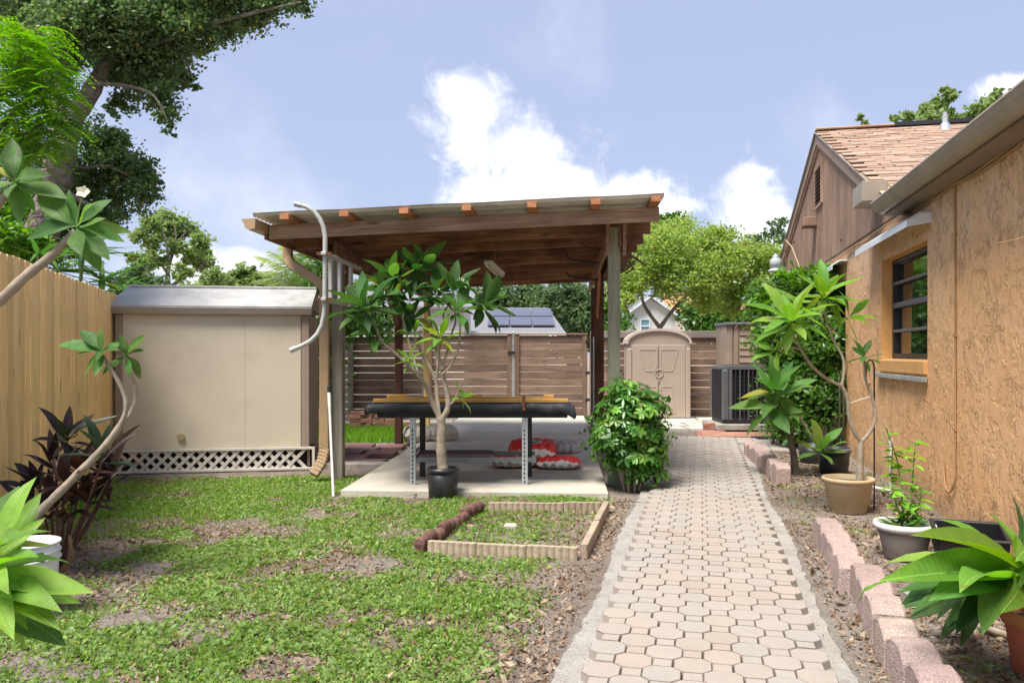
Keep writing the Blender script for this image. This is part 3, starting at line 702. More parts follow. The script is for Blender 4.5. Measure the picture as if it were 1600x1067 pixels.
    rake('rake_board', 8.94, 3.23 - .07, AP[0] + .0, AP[1] - .07, .17, .05, .03, M['trim_paint']); rake('rake_board', AP[0], AP[1] - .07, 17.47, 3.37 - .07, .17, .05, .03, M['trim_paint'])
    rake('rake_trim', 8.94, 3.23 - .19, AP[0], AP[1] - .19, .06, .03, .03, M['siding_wood']); rake('rake_trim', AP[0], AP[1] - .19, 17.3, 3.42 - .19, .06, .03, .03, M['siding_wood'])
    rake('drip_edge', 8.94, 3.23 + .025, AP[0], AP[1] + .025, .012, .07, .05, M['gutter_paint'], 0); rake('drip_edge', AP[0], AP[1] + .025, 17.47, 3.37 + .025, .012, .07, .05, M['gutter_paint'], 0)
    mb = MB(); mb.box(WP(8.78, 3.10, .12), (.24, .13, .11), (wd, wn, V((0, 0, 1))), .006); mb.build('eave_return', M['gutter_paint'], h)
    # louvred vent: wide frame, dark opening, slats
    mb = MB(); y0, y1, z0, z1 = 12.42, 13.02, 3.70, 4.33
    for (a, b) in (((y0, z0), (y0, z1)), ((y1, z0), (y1, z1))): mb.bar(WP(a[0], a[1], .03), WP(b[0], b[1], .03), .05, .04, wd)
    mb.bar(WP(y0, z0, .03), WP(y1, z0, .03), .05, .04); mb.bar(WP(y0, z1, .03), WP(y1, z1, .03), .05, .04); vf = mb.build('gable_vent', M['siding_wood'], h)
    mb = MB(); mb.quad(WP(y0, z0, .018), WP(y1, z0, .018), WP(y1, z1, .018), WP(y0, z1, .018)); mb.build('vent_opening', M['void_dark'], vf)
    for k in range(9):
        z = z0 + .05 + k * .066; mb = MB(); mb.prism([WP(y0 + .02, z, .05), WP(y0 + .02, z + .03, .022), WP(y0 + .02, z + .036, .022), WP(y0 + .02, z + .006, .05)], wd * .57); mb.build('louver', M['siding_wood'], vf)
    mb = MB(); mb.box(WP(13.1, 3.5, .12), (.16, .11, .075), (wd, wn, V((0, 0, 1))), .01); mb.build('light_box', M['siding_wood'], h)
    # roofs
    rd = V((1, -0.216, 0)).normalized()
    A = WP(AP[0], AP[1] + .03, .08); B = WP(7.4, ztop(7.4) + .03, .08); C = WP(17.6, ztop(17.6) + .03, .08)
    mb = MB(); mb.quad(B, A, A + rd * 7, B + rd * 7); mb.quad(A, C, C + rd * 7, A + rd * 7); rf = mb.build('roof', M['shingle'], h)
    sl = (B - A).normalized(); nr = rd.cross(-sl).normalized()
    if nr.z < 0: nr = -nr
    mb = MB(); mb.box((0, 0, 0), (.148, .1, .007), None, .002); sh = mb.mesh('shingle', M['shingle'])
    rnd = random.Random(6); rq = Matrix((rd, -sl, rd.cross(-sl))).transposed().to_quaternion() @ Quaternion((1, 0, 0), R(-3.2))
    L = 4.5; n = 0; rest = MB(); 
    for j in range(32):
        for i in range(11):
            s = .15 + i * .3 + (.15 if j % 2 else 0) + rnd.uniform(-.02, .02); t = .1 + j * .14
            p = A + sl * t + rd * s + nr * (.014 + (.006 if rnd.random() < .4 else 0))
            if n < 299 and i < 9: part('shingle', sh, rf, p, rq); n += 1
            else:
                mt = Matrix.Translation(p) @ rq.to_matrix().to_4x4(); rest.box((0, 0, 0), (.148, .1, .007)); b = len(rest.v) - 8
                for k in range(8): rest.v[b + k] = tuple(mt @ V(rest.v[b + k]))
    rest.build('shingle', M['shingle'], rf, 'stuff')
    mb = MB(); mb.bar(A + nr * .03, A + rd * 7 + nr * .03, .03, .22, ch=.01); mb.build('ridge_cap', M['shingle'], h)
    mb = MB(); mb.box(A + rd * 2.9 + V((0, 0, .07)) + sl * .1, (1.75, .03, .03), (rd, wd, V((0, 0, 1)))); mb.build('solar_strip', M['black_strip'], h)
    pb = A + rd * 1.75 + sl * .55; mb = MB(); mb.tube([pb - V((0, 0, .1)), pb + V((0, 0, .22))], .042, 12); mb.tube([pb + V((0, 0, .22)), pb + V((0, 0, .27))], [.03, .03], 10); mb.tube([pb - V((0, 0, .05)), pb + V((0, 0, .1))], [.11, .06], 12); mb.build('vent_pipe', M['metal_galv'], h)
    # main roof above the near wall
    mb = MB(); E0 = WP(1.5, 2.83, .26); E1 = WP(7.9, 2.83, .26); up = rd * 5 + V((0, 0, 2.0)); mb.prism([E0, E1, E1 + up, E0 + up], (0, 0, .03)); mb.build('roof', M['shingle'], h)
    mb = MB(); mb.prism([WP(1.5, 2.70, .20), WP(1.5, 2.84, .20), WP(1.5, 2.84, .17), WP(1.5, 2.74, .17), WP(1.5, 2.745, -.05), WP(1.5, 2.70, -.05)], wd * 6.45); mb.build('soffit', M['fascia_paint'], h)
    # K-style gutter
    pf = [(2.83, .33), (2.815, .335), (2.80, .325), (2.775, .315), (2.735, .285), (2.715, .255), (2.715, .215), (2.835, .215), (2.835, .225), (2.725, .225), (2.725, .25), (2.74, .275), (2.78, .305), (2.82, .318)]
    mb = MB(); mb.prism([WP(1.5, z, o) for z, o in pf], wd * 6.42); e = WP(7.76, 0, 0)
    mb.prism([WP(7.77, z, o) for z, o in pf[:8]], wd * .012); mb.build('gutter', M['gutter_paint'], h)
    # painted cables under the eave and down the wall
    rnd = random.Random(2)
    for k, (zz, r) in enumerate(((2.70, .009), (2.672, .006))):
        mb = MB(); mb.tube([WP(3 + i * .35, zz + .018 * math.sin(i * 1.3 + k) + rnd.uniform(-.01, .01), .02) for i in range(31)], r, 6); mb.build('eave_cable', M['wire_tan'], h)
    mb = MB(); mb.tube([WP(6.36, 2.69, .012), WP(6.36, 1.8, .010), WP(6.35, .9, .011), WP(6.36, .36, .010)] + [WP(6.36 + .12 - .12 * math.cos(a), .36 - .13 * math.sin(a), .02) for a in (.4, .9, 1.5, 2.1, 2.7)] + [WP(6.62, .46, .02)], .008, 6)
    for z in (.75, 1.5, 2.3): mb.box(WP(6.36, z, .01), (.02, .012, .01), (wd, wn, V((0, 0, 1))))
    mb.build('wall_cable', M['wire_tan'], h)
    mb = MB(); mb.tube([WP(15.6 - .25 * i, 3.0 + .5 * math.sin(i * .8), .15 + .1 * math.sin(i)) for i in range(6)], .012, 6); mb.build('gable_wire', M['vent_tan'], h)
house()
# ------------------------------------------------------------------ cedar fence on the left
def cedar():
    fd = V((-.296, 1, 0)).normalized(); fn = V((1, .296, 0)).normalized()
    def FP(Y, z, o=0): return V((-4.5 - .296 * (Y - 9), Y, z)) + fn * o
    t = thing('cedar_fence', 'new yellow cedar picket fence running down the left side', 'fence', FP(7.5, 0)); rnd = random.Random(5)
    Y = 4.3
    while Y < 10.6:
        w = .134; H = 2.03 + rnd.uniform(-.006, .006); c = FP(Y, 0, rnd.uniform(0, .003))
        k = .012; pts = [(-w / 2 + .003, .0), (w / 2 - .003, 0), (w / 2 - .003, H - .012), (w / 2 - .012, H), (-w / 2 + .012, H), (-w / 2 + .003, H - .012)]
        mb = MB(); mb.prism([c + fd * x + V((0, 0, z)) for x, z in pts], fn * .016)
        off = V((c.x, c.y, 0)); o = part('picket', mb.mesh('picket', M['cedar'], off), t, off); Y += .137 / 1.043
    for z in (.35, 1.05, 1.75):
        mb = MB(); mb.bar(FP(4.2, z, -.03), FP(10.6, z, -.03), .09, .04); mb.build('rail', M['cedar'], t)
    for k in range(4):
        mb = MB(); mb.bar(FP(4.4 + k * 2.0, -.1, -.09), FP(4.4 + k * 2.0, 1.95, -.09), .09, .09, fd); mb.build('post', M['cedar'], t)
cedar()
# ------------------------------------------------------------------ horizontal board fence and gates at the back
BY = 17.0
def bx(px): return (px - 800) * BY / F
def backfence():
    rnd = random.Random(12)
    def boards(t, x0, x1, mat, y=BY, n=11, z0=.03, z1=1.72, jit=.012, rail=None):
        pitch = (z1 - z0) / n; me = None
        for k in range(n):
            hh = pitch - rnd.choice((.004, .006, .012, .02)); L = (x1 - x0) / 2
            mb = MB(); mb.box((0, 0, 0), (L, .011, hh / 2), None, .003)
            part('board', mb.mesh('board', mat), t, ((x0 + x1) / 2, y + rnd.uniform(-.003, .003), z0 + pitch * (k + .5) + rnd.uniform(-.004, .004)), Quaternion((0, 1, 0), rnd.uniform(-.0018, .0018)))
    def upright(t, name, x, w, d, z1, mat, y=BY - .03, z0=0):
        mb = MB(); mb.box((x, y, (z0 + z1) / 2), (w / 2, d / 2, (z1 - z0) / 2), None, .005); return mb.build(name, mat, t)
    t = thing('board_fence', 'weathered grey horizontal board fence behind the beige shed, left of the pergola posts', 'fence', (bx(500), BY, 0))
    boards(t, bx(380), bx(548), M['grey_wood']); boards(t, bx(551), bx(664), M['gate_wood'])
    for px in (420, 549, 664): upright(t, 'post', bx(px), .11, .09, 1.8, M['grey_wood_upright'], BY - .06)
    mb = MB(); mb.box(((bx(380) + bx(664)) / 2, BY - .02, 1.80), ((bx(664) - bx(380)) / 2, .045, .05), None, .006); mb.build('cap_board', M['grey_wood'], t)
    for (p0, p1, lab, side) in ((668, 800.5, 'left leaf of the brown slatted double gate, ending at the metal centre post', 1), (803.5, 918, 'right leaf of the brown slatted double gate, hinged beside the dark pergola post', -1)):
        t = thing('slatted_gate', lab, 'gate', (bx((p0 + p1) / 2), BY, 0), 'leaves of the double gate'); x0, x1 = bx(p0), bx(p1)
        boards(t, x0 + .02, x1 - .02, M['gate_wood'], BY, 11, .05, 1.74)
        for x in (x0 + .06, x1 - .06): upright(t, 'stile', x, .1, .03, 1.76, M['gate_wood_upright'], BY - .032, .04)
        mb = MB(); mb.box(((x0 + x1) / 2, BY - .034, .09), ((x1 - x0) / 2 - .115, .014, .05), None, .003); mb.build('bottom_rail', M['gate_wood'], t)
        mb = MB(); mb.box(((x0 + x1) / 2, BY - .01, 1.775), ((x1 - x0) / 2, .05, .014), None, .003); mb.build('top_rail', M['gate_wood'], t)
        for z in (1.38, 1.38) if side == 1 else (1.62, .95, .38):
            x = x1 - .02 if side == 1 else x1 + .0; mb = MB(); mb.box((x, BY - .06, z), (.075 if side == 1 else .05, .012, .03), None, .004)
            mb.build('latch' if side == 1 else 'hinge', M['black_iron'], t)
            if side == 1: break
    mb = MB(); mb.tube([(bx(802), BY - .02, 0), (bx(802), BY - .02, 1.8)], .022, 10); mb.lathe((bx(802), BY - .02, 1.8), [(.026, 0), (.026, .02), (.0, .03)], 10)
    mb.top('gate_post', M['metal_galv'], 'round galvanised post standing between the two gate leaves', 'post', (bx(802), BY, 0))
    t = thing('board_fence', 'brown horizontal board fence with a pale cap board behind the arched tan shed', 'fence', (bx(1030), BY, 0))
    boards(t, bx(930), bx(1040), M['gate_wood']); boards(t, bx(1042), bx(1225), M['gate_wood'])
    for px in (925, 1041, 1160): upright(t, 'post', bx(px), .1, .08, 1.76, M['gate_wood_upright'], BY - (.05 if px == 925 else -.06))
    mb = MB(); mb.box(((bx(922) + bx(1225)) / 2, BY - .04, 1.765), ((bx(1225) - bx(922)) / 2, .02, .075), None, .006); mb.build('cap_board', M['grey_wood'], t)
    mb = MB(); mb.bar((bx(958), BY - .05, 1.22), (bx(978), BY - .05, .85), .02, .02); mb.build('gate_rod', M['black_iron'], t)
backfence()
# ------------------------------------------------------------------ beige resin shed with lattice skirt
def shed():
    A = V((-4.43, 8.93, 0)); B = V((-2.345, 9.27, 0)); u = (B - A).normalized(); n = V((u.y, -u.x, 0)); W_ = (B - A).length; Z = V((0, 0, 1))
    def S(s, z, o=0): return A + u * s + n * o + Z * z         # o toward the yard
    t = thing('storage_shed', 'low beige resin shed with a weathered pale roof beside the cedar fence', 'shed', A + u * W_ / 2)
    z0, z1 = .28, 1.80
    mb = MB(); mb.prism([S(0.08, z0, 0), S(W_ * .66, z0, 0), S(W_ * .66, z1, 0), S(.08, z1, 0)], -n * .03); mb.build('wall_panel', M['shed_panel'], t)
    mb = MB(); mb.prism([S(W_ * .66 + .002, z0, 0), S(W_ - .1, z0, 0), S(W_ - .1, z1, 0), S(W_ * .66 + .002, z1, 0)], -n * .03); mb.build('wall_panel', M['shed_panel'], t)
    for s0, s1 in ((0, .08), (W_ - .09, W_)):
        mb = MB(); mb.box(S((s0 + s1) / 2, (z0 + z1) / 2, -.015), ((s1 - s0) / 2, .035, (z1 - z0) / 2), (u, n, Z), .008); mb.build('corner_trim', M['shed_trim'], t)
    mb = MB(); mb.prism([S(W_, .05, -.04), S(W_, .05, -1.3), S(W_, 1.8, -1.3), S(W_, 1.8, -.04)], -u * .03); mb.prism([S(0, .05, -.04), S(0, .05, -1.3), S(0, 1.8, -1.3), S(0, 1.8, -.04)], u * .03)
    mb.prism([S(0, .05, -1.3), S(W_, .05, -1.3), S(W_, 1.8, -1.3), S(0, 1.8, -1.3)], -n * .03); mb.build('side_wall', M['shed_trim'], t)
    mb = MB(); mb.prism([S(-.06, 1.80, .07), S(W_ + .03, 1.80, .07), S(W_ + .03, 1.865, .085), S(-.06, 1.865, .085)], -n * .08); mb.build('eave_trim', M['shed_trim'], t)
    mb = MB(); ov = .06
    P0, P1 = S(-ov, 1.867, .08), S(W_ + .03, 1.867, .08); P2, P3 = S(W_ + .03, 2.13, -.66), S(-ov, 2.13, -.66); P4, P5 = S(W_ + .03, 1.867, -1.38), S(-ov, 1.867, -1.38)
    mb.prism([P0, P1, P2, P3], Z * .025); mb.prism([P3, P2, P4, P5], Z * .025); mb.prism([P0, P3, P5], u * .03); mb.prism([P1, P2, P4], -u * .03); mb.build('roof', M['shed_roof'], t)
    mb = MB(); mb.bar(S(-ov, 2.16, -.66), S(W_ + .03, 2.16, -.66), .03, .08, ch=.008); mb.build('ridge_cap', M['shed_roof'], t)
    mb = MB(); c = S(.70, .415, .01); mb.box(c, (.036, .012, .036), (u, n, Z), .012); mb.tube([c, c + n * .02], .04, 16); mb.build('vent_cap', M['vent_tan'], t)
    # lattice skirt: rails, diagonal laths, dark crawl space behind
    lz0, lz1 = .03, .265
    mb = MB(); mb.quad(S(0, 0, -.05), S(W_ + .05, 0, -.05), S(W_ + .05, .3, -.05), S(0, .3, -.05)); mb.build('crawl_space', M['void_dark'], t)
    sk = None
    for z in (lz0, lz1):
        mb = MB(); mb.bar(S(-.0, z, .022), S(W_ + .05, z, .022), .03, .02, ch=.003); q = mb.build('lattice_rail', M['lattice_white'], t)
    k = 0; s = -.1
    while s < W_ + .05:
        for sg in (1, -1):
            a = S(s if sg == 1 else s + .22, lz0 + .005, .006 + .007 * (sg == 1)); b = S(s + .22 if sg == 1 else s, lz1 - .005, .006 + .007 * (sg == 1))
            ca, cb = (a - A).dot(u), (b - A).dot(u)
            if min(ca, cb) < -.01 or max(ca, cb) > W_ + .06: continue
            mb = MB(); mb.bar(a, b, .032, .006, n, 0) if False else mb.bar(a, b, .006, .036, n, 0); mb.build('lath', M['lattice_white'], t)
        s += .122
    for s in (0.0, W_ + .045):
        mb = MB(); mb.bar(S(s, .0, .024), S(s, .28, .024), .02, .03, n); mb.build('lattice_end', M['lattice_white'], t)
shed()
# ------------------------------------------------------------------ arched tan shed, brown slatted shed, air conditioner
def sheds2():
    Y = 16.45; k = Y / F; X = lambda px: (px - 800) * k; Zf = lambda py: CAMH + (HY - py) * k
    xc = X(1029); w = (X(1079) - X(979)) / 2; t = thing('storage_shed', 'tan resin shed with double doors and an arched top against the back fence', 'shed', (xc, Y, 0))
    zb, zs, zt = .02, Zf(537), Zf(515)
    N = 16; arc = [(xc + w * math.cos(math.pi * i / N), zs + (zt - zs) * math.sin(math.pi * i / N) ** .9) for i in range(N + 1)]
    mb = MB(); mb.prism([(xc - w + .01, Y, zb), (xc + w - .01, Y, zb)] + [(xc + (x - xc) * .985, Y, z - .015) for x, z in arc], (0, .45, 0)); mb.build('body', M['resin_tan'], t)
    mb = MB()
    for i in range(N):
        (x0, z0), (x1, z1) = arc[i], arc[i + 1]; d = V((x1 - x0, 0, z1 - z0)).normalized(); mb.bar((x0, Y + .19, z0), (x1, Y + .19, z1), .05, .48, V((0, 0, 1)) if abs(d.z) < .8 else V((1, 0, 0)))
    mb.build('arched_rim', M['resin_light'], t)
    for sx in (-1, 1):
        mb = MB(); mb.box((xc + sx * (w - .055), Y - .02, (zb + zs) / 2 - .04), (.05, .03, (zs - zb) / 2 - .06), None, .015); mb.build('door_jamb', M['resin_tan'], t)
        x0 = xc + sx * .008; x1 = xc + sx * (w - .11); mb = MB(); mb.box(((x0 + x1) / 2, Y - .015, (zb + zs) / 2), (abs(x1 - x0) / 2, .02, (zs - zb) / 2 - .03), None, .006); d = mb.build('door', M['resin_tan'], t)
        mb = MB(); xa, xb, xc2, xd = xc + sx * .04, xc + sx * .40, xc + sx * .28, xc + sx * .10
        zz = (zs - .12, zs - .12, zb + 1.0, zb + 1.0); pts = [(xa, zs - .12), (xb, zs - .12), (xc2, zb + .98), (xd, zb + .98), (xa, zb + 1.08)]
        for a, b in zip(pts, pts[1:] + pts[:1]): mb.bar((a[0], Y - .037, a[1]), (b[0], Y - .037, b[1]), .022, .014, V((0, 0, 1)) if abs(a[0] - b[0]) > abs(a[1] - b[1]) else V((1, 0, 0)), .004)
        pts = [(xd - sx * .05, zb + .66), (xc2 - sx * .02, zb + .66), (xc2 + sx * .06, zb + .12), (xa, zb + .12)]
        for a, b in zip(pts, pts[1:] + pts[:1]): mb.bar((a[0], Y - .037, a[1]), (b[0], Y - .037, b[1]), .022, .014, V((0, 0, 1)) if abs(a[0] - b[0]) > abs(a[1] - b[1]) else V((1, 0, 0)), .004)
        mb.build('door_moulding', M['resin_tan'], d)
    mb = MB(); c = V((xc, Y - .045, zb + .93)); mb.tube([c + V((.08 * math.cos(a), 0, .08 * math.sin(a))) for a in [i * math.pi / 10 for i in range(21)]], .011, 6, False); mb.build('ring_handle', M['resin_tan'], t)
    mb = MB(); mb.box(c + V((0, .0, -.13)), (.012, .012, .05), None, .003); mb.build('hasp', M['shed_trim'], t)
    # brown slatted shed
    Y = 15.9; k = Y / F; x0, x1 = (1135 - 800) * k, 5.2; z1 = CAMH + (HY - 508) * k
    t = thing('storage_shed', 'brown clapboard resin shed with a dark lid behind the air conditioner', 'shed', (4.8, Y + .4, 0))
    mb = MB(); mb.box(((x0 + x1) / 2, Y + .4, z1 / 2), ((x1 - x0) / 2, .4, z1 / 2), None, .01); mb.build('body', M['resin_brown'], t)
    for px in (1141, 1150): 
        mb = MB(); mb.box(((px - 800) * k, Y - .01, z1 / 2), (.045, .02, z1 / 2), None, .01); mb.build('corner_post', M['resin_brown'], t)
    for j in range(14):
        mb = MB(); z = .1 + j * .135; xa = (1155 - 800) * k
        mb.prism([(xa, Y - .028, z), (xa, Y - .006, z + .125), (xa, Y, z + .125), (xa, Y, z)], (x1 - xa, 0, 0)); mb.build('clapboard', M['resin_brown'], t)
    mb = MB(); mb.box(((x0 + x1) / 2, Y + .38, z1 + .025), ((x1 - x0) / 2 + .03, .46, .028), None, .012); mb.build('lid', M['resin_lid'], t)
    # air conditioner on its pad
    mb = MB(); mb.box((4.16, 14.45, .075), (.60, .55, .052), None, .012); mb.top('equipment_pad', M['mortar'], 'grey concrete pad lying on red bricks under the air conditioner', 'pad', (4.08, 14.45, 0.02))
    t = thing('air_conditioner', 'dark grey outdoor air conditioner with vertical grille bars on a concrete pad', 'air conditioner', (4.02, 14.42, .127))
    xa, xb, ya, yb, za, zb = 3.70, 4.68, 14.0, 14.9, .135, 1.13
    def rr(r, g=0):
        pts = []
        for cx, cy, a0 in ((xb - r, yb - r, 0), (xa + r, yb - r, 90), (xa + r, ya + r, 180), (xb - r, ya + r, 270)):
            for i in range(6): a = R(a0 + i * 18); pts.append((cx + (r + g) * math.cos(a), cy + (r + g) * math.sin(a)))
        return pts
    mb = MB(); mb.prism([(x, y, za) for x, y in rr(.1, -.03)], (0, 0, zb - za)); mb.build('coil', M['ac_fin'], t)
    mb = MB(); mb.prism([(x, y, za) for x, y in rr(.1, .0)], (0, 0, .10)); mb.build('base_pan', M['ac_dark'], t)
    mb = MB(); mb.prism([(x, y, zb - .05) for x, y in rr(.1, .008)], (0, 0, .055)); mb.build('top_cover', M['ac_grey'], t)
    mb = MB()
    for i in range(11): mb.tube([(4.19 + (.06 + i * .035) * math.cos(a), 14.45 + (.06 + i * .035) * math.sin(a), zb + .02) for a in [j * math.pi / 12 for j in range(25)]], .004, 4, False)
    mb.build('fan_guard', M['ac_dark'], t)
    for x, y in ((xa + .045, ya + .045), (xb - .045, ya + .045), (xa + .045, yb - .045)):
        mb = MB(); mb.box((x, y, (za + zb) / 2), (.055, .055, (zb - za) / 2 - .055), None, .02); mb.build('corner_post', M['ac_grey'], t)
    mb = MB(); mb.box((xa + .125, ya - .002, (za + zb) / 2), (.028, .012, (zb - za) / 2 - .056), None, .005); mb.build('service_panel', M['ac_grey'], t)
    for i in range(10):
        x = xa + .215 + i * .075; mb = MB(); mb.box((x, ya + .004, (za + zb) / 2), (.009, .014, (zb - za) / 2 - .056)); mb.build('grille_bar', M['ac_grey' if i % 2 else 'ac_dark'], t)
    for i in range(10):
        y = ya + .14 + i * .07; mb = MB(); mb.box((xa + .004, y, (za + zb) / 2), (.014, .009, (zb - za) / 2 - .056)); mb.build('grille_bar', M['ac_dark'], t)
    mb = MB()
    for i in range(12):
        z = za + .14 + i * .075; mb.box(((xa + .24 + xb - .1) / 2, ya + .012, z), ((xb - xa - .34) / 2, .006, .004))
    mb.build('grille_wires', M['ac_dark'], t, 'stuff')
sheds2()
# ------------------------------------------------------------------ pergola
ZU = V((0, 0, 1))
def zj(s): return 2.65 + .036 * s
def pergola():
    t = thing('pergola', 'wooden lean-to carport roof of dark joists and corrugated sheets over the slab', 'pergola', PP(1.4, 2.5)); rnd = random.Random(8)
    ts = [-.62 + i * .79 for i in range(9)]
    for i, tt in enumerate(ts):
        a, b = PP(-.52, tt, zj(-.52) - .07), PP(3.33, tt, zj(3.33) - .07); L = (b - a).length
        mb = MB(); mb.box((0, 0, 0), (L / 2, .019, .07), None, .003)
        part('joist', mb.mesh('joist', M['pergola_front' if i == 0 else 'pergola_wood']), t, (a + b) / 2, quat(b - a))
    for s in (-.27, .31, .89, 1.49, 2.11, 2.71, 3.27):
        a, b = PP(s, -.91, zj(s) + .027), PP(s, 5.85, zj(s) + .027); mb = MB(); mb.box((0, 0, 0), ((b - a).length / 2, .045, .026), None, .003)
        o = part('purlin', mb.mesh('purlin', M['purlin_wood']), t, (a + b) / 2, quat(b - a))
        mb = MB(); mb.tube([PP(s, -.84, zj(s) + .07), PP(s, -.84, zj(s) + .10)], .014, 8); mb.build('screw', M['rust'], o)
    for k in range(10):                                    # corrugated sheets, ribs along the slope
        t0 = -.87 + k * .675; t1 = t0 + .70; mb = MB(); n = 63; sg = 9; vs = []
        for i in range(n + 1):
            tt = t0 + (t1 - t0) * i / n; w = .015 * max(-1, min(1, 2.2 * math.cos(2 * math.pi * (tt - t0) / .10)))
            for j in range(sg + 1):
                s = -.60 + 3.95 * j / sg; vs.append(PP(s, tt, zj(s) + .070 + w + .0025 * (k % 2) + .004 * math.sin(j * 2.1 + k)))
        fs = [(i * (sg + 1) + j, i * (sg + 1) + j + 1, (i + 1) * (sg + 1) + j + 1, (i + 1) * (sg + 1) + j) for i in range(n) for j in range(sg)]
        mb.add(vs, fs, False); o = mb.build('roof_sheet', M['roof_metal'], t); md = o.modifiers.new('thick', 'SOLIDIFY'); md.thickness = .0015
    for s in (-.06, .06, 2.87, 2.99):
        a, b = PP(s, -.32 if s < 1 else -.14, zj(s) - .14 - .082), PP(s, 5.72, zj(s) - .14 - .082); mb = MB(); mb.box((0, 0, 0), ((b - a).length / 2, .019, .08), None, .003)
        part('beam', mb.mesh('beam', M['pergola_wood']), t, (a + b) / 2, quat(b - a))
    mb = MB(); mb.bar(PP(-.55, -.66, zj(-.55) - .07), PP(-.55, 5.8, zj(-.55) - .07), .15, .02, ch=.002); mb.build('fascia_board', M['pergola_wood'], t)
    for (s, tt, w, mat, z1, lab) in ((0, .0, .118, 'grey_wood_upright', 2.5, None), (0, 3.15, .105, 'pergola_upright', 2.5, None), (0, 5.55, .10, 'cedar', 2.5, None),
                                (2.93, -.05, .125, 'green_post', 2.66, 'weathered green-grey front post'), (2.93, 3.45, .135, 'pergola_upright', 2.55, 'dark red-brown post'), (2.93, 5.55, .1, 'pergola_upright', 2.5, None)):
        p = PP(s, tt, 0); mb = MB(); mb.box((0, 0, z1 / 2 - .05), (w / 2, w / 2, z1 / 2 + .05), None, .005); part('post', mb.mesh('post', M[mat]), t, p, quat(pu), label=lab)
    for s, ds in ((2.845, 0), (3.015, .0)):
        mb = MB(); q = [(-.03, 2.42), (.035, 2.36), (.06, 2.44), (.05, 2.70), (-.05, 2.70)]; mb.prism([PP(s, -.14 + x, z) for x, z in q], pu * .035); mb.build('cleat', M['pergola_front'], t)
    def brace(a, b, mat='pergola_wood', w=.09): mb = MB(); mb.bar(a, b, w, .038, ch=.003); mb.build('brace', M[mat], t)
    brace(PP(-.0, 3.1, 1.72), PP(.0, 2.15, 2.36)); brace(PP(2.9, 3.4, 1.9), PP(2.9, 2.6, 2.5), 'purlin_wood'); brace(PP(0, .06, 2.0), PP(0, .55, 2.35)); brace(PP(2.93, 3.5, 1.9), PP(2.93, 4.4, 2.5))
    mb = MB(); mb.bar(PP(2.845, 3.36, 0.06), PP(2.845, 3.36, 1.6), .02, .012, pu); mb.build('metal_strap', M['metal_galv'], t)
    # gutter, downspout
    pf = [(-.53, 2.645), (-.535, 2.55), (-.60, 2.535), (-.635, 2.56), (-.645, 2.60), (-.665, 2.625), (-.665, 2.64), (-.655, 2.64), (-.63, 2.58), (-.60, 2.55), (-.545, 2.56), (-.54, 2.645)]
    mb = MB(); mb.prism([PP(s, -.96, z) for s, z in pf], pw * 6.8); mb.prism([PP(s, -.965, z) for s, z in [(-.53, 2.645), (-.535, 2.55), (-.60, 2.535), (-.635, 2.56), (-.645, 2.60), (-.665, 2.64)]], pw * .012); mb.build('gutter', M['downspout_tan'], t)
    pts = [PP(-.60, .14, 2.54), PP(-.60, .13, 2.40), PP(-.55, .10, 2.33), PP(-.20, -.09, 2.13), PP(-.115, -.11, 2.04), PP(-.115, -.11, .34), PP(-.13, -.16, .22), PP(-.19, -.24, .10)]
    mb = MB()
    for a, b in zip(pts, pts[1:]): d = (b - a).normalized(); mb.box((a + b) / 2, ((b - a).length / 2 + .012, .05, .036), basis(d, pw if abs(d.z) > .3 else ZU)[0:3] if False else (d, (pw.cross(d)).normalized(), d.cross(pw.cross(d).normalized())), .008)
    ds = mb.build('downspout', M['downspout_tan'], t)
    mb = MB()
    for k in range(7):
        c = pts[-3].lerp(pts[-2], k / 3.5) if k < 3.5 else pts[-2].lerp(pts[-1], (k - 3.5) / 3.5); d = (pts[-1] - pts[-3]).normalized(); y = pw.cross(d).normalized(); mb.box(c, (.006, .056, .042), (d, y, d.cross(y)), .003)
    mb.build('elbow_ribs', M['downspout_tan'], ds)
    # wire run along the joists
    mb = MB(); mb.tube([PP(.05, -.3, 2.50), PP(.25, .6, 2.40), PP(.32, 1.4, 2.36)], .006, 5); mb.build('wire', M['black_iron'], t)
    # fluorescent fixture hanging under the joists
    a = P(762, 410, 9.6); f = thing('light_fixture', 'small white two-tube light fixture hanging tilted under the pergola joists', 'light', a + V((0, 0, 0)))
    d = V((.16, .55, -.10)).normalized(); x, y, z = basis(d); c = P(773, 419, 9.7)
    mb = MB(); mb.box(c, (.26, .055, .02), (x, y, z), .006); mb.build('housing', M['metal_white'], f)
    for sy in (-.028, .028): mb = MB(); mb.tube([c + y * sy - z * .032 - x * .24, c + y * sy - z * .032 + x * .24], .016, 8); mb.build('tube', M['tube_light'], f)
    mb = MB(); mb.tube([c + z * .02, c + z * .02 + V((0, 0, .22))], .004, 5); mb.tube([c + x * .1 + z * .02, P(820, 412, 9.8), P(850, 409, 9.8), P(885, 408, 9.9)], .004, 5); mb.build('cord', M['wire_tan'], f)
pergola()
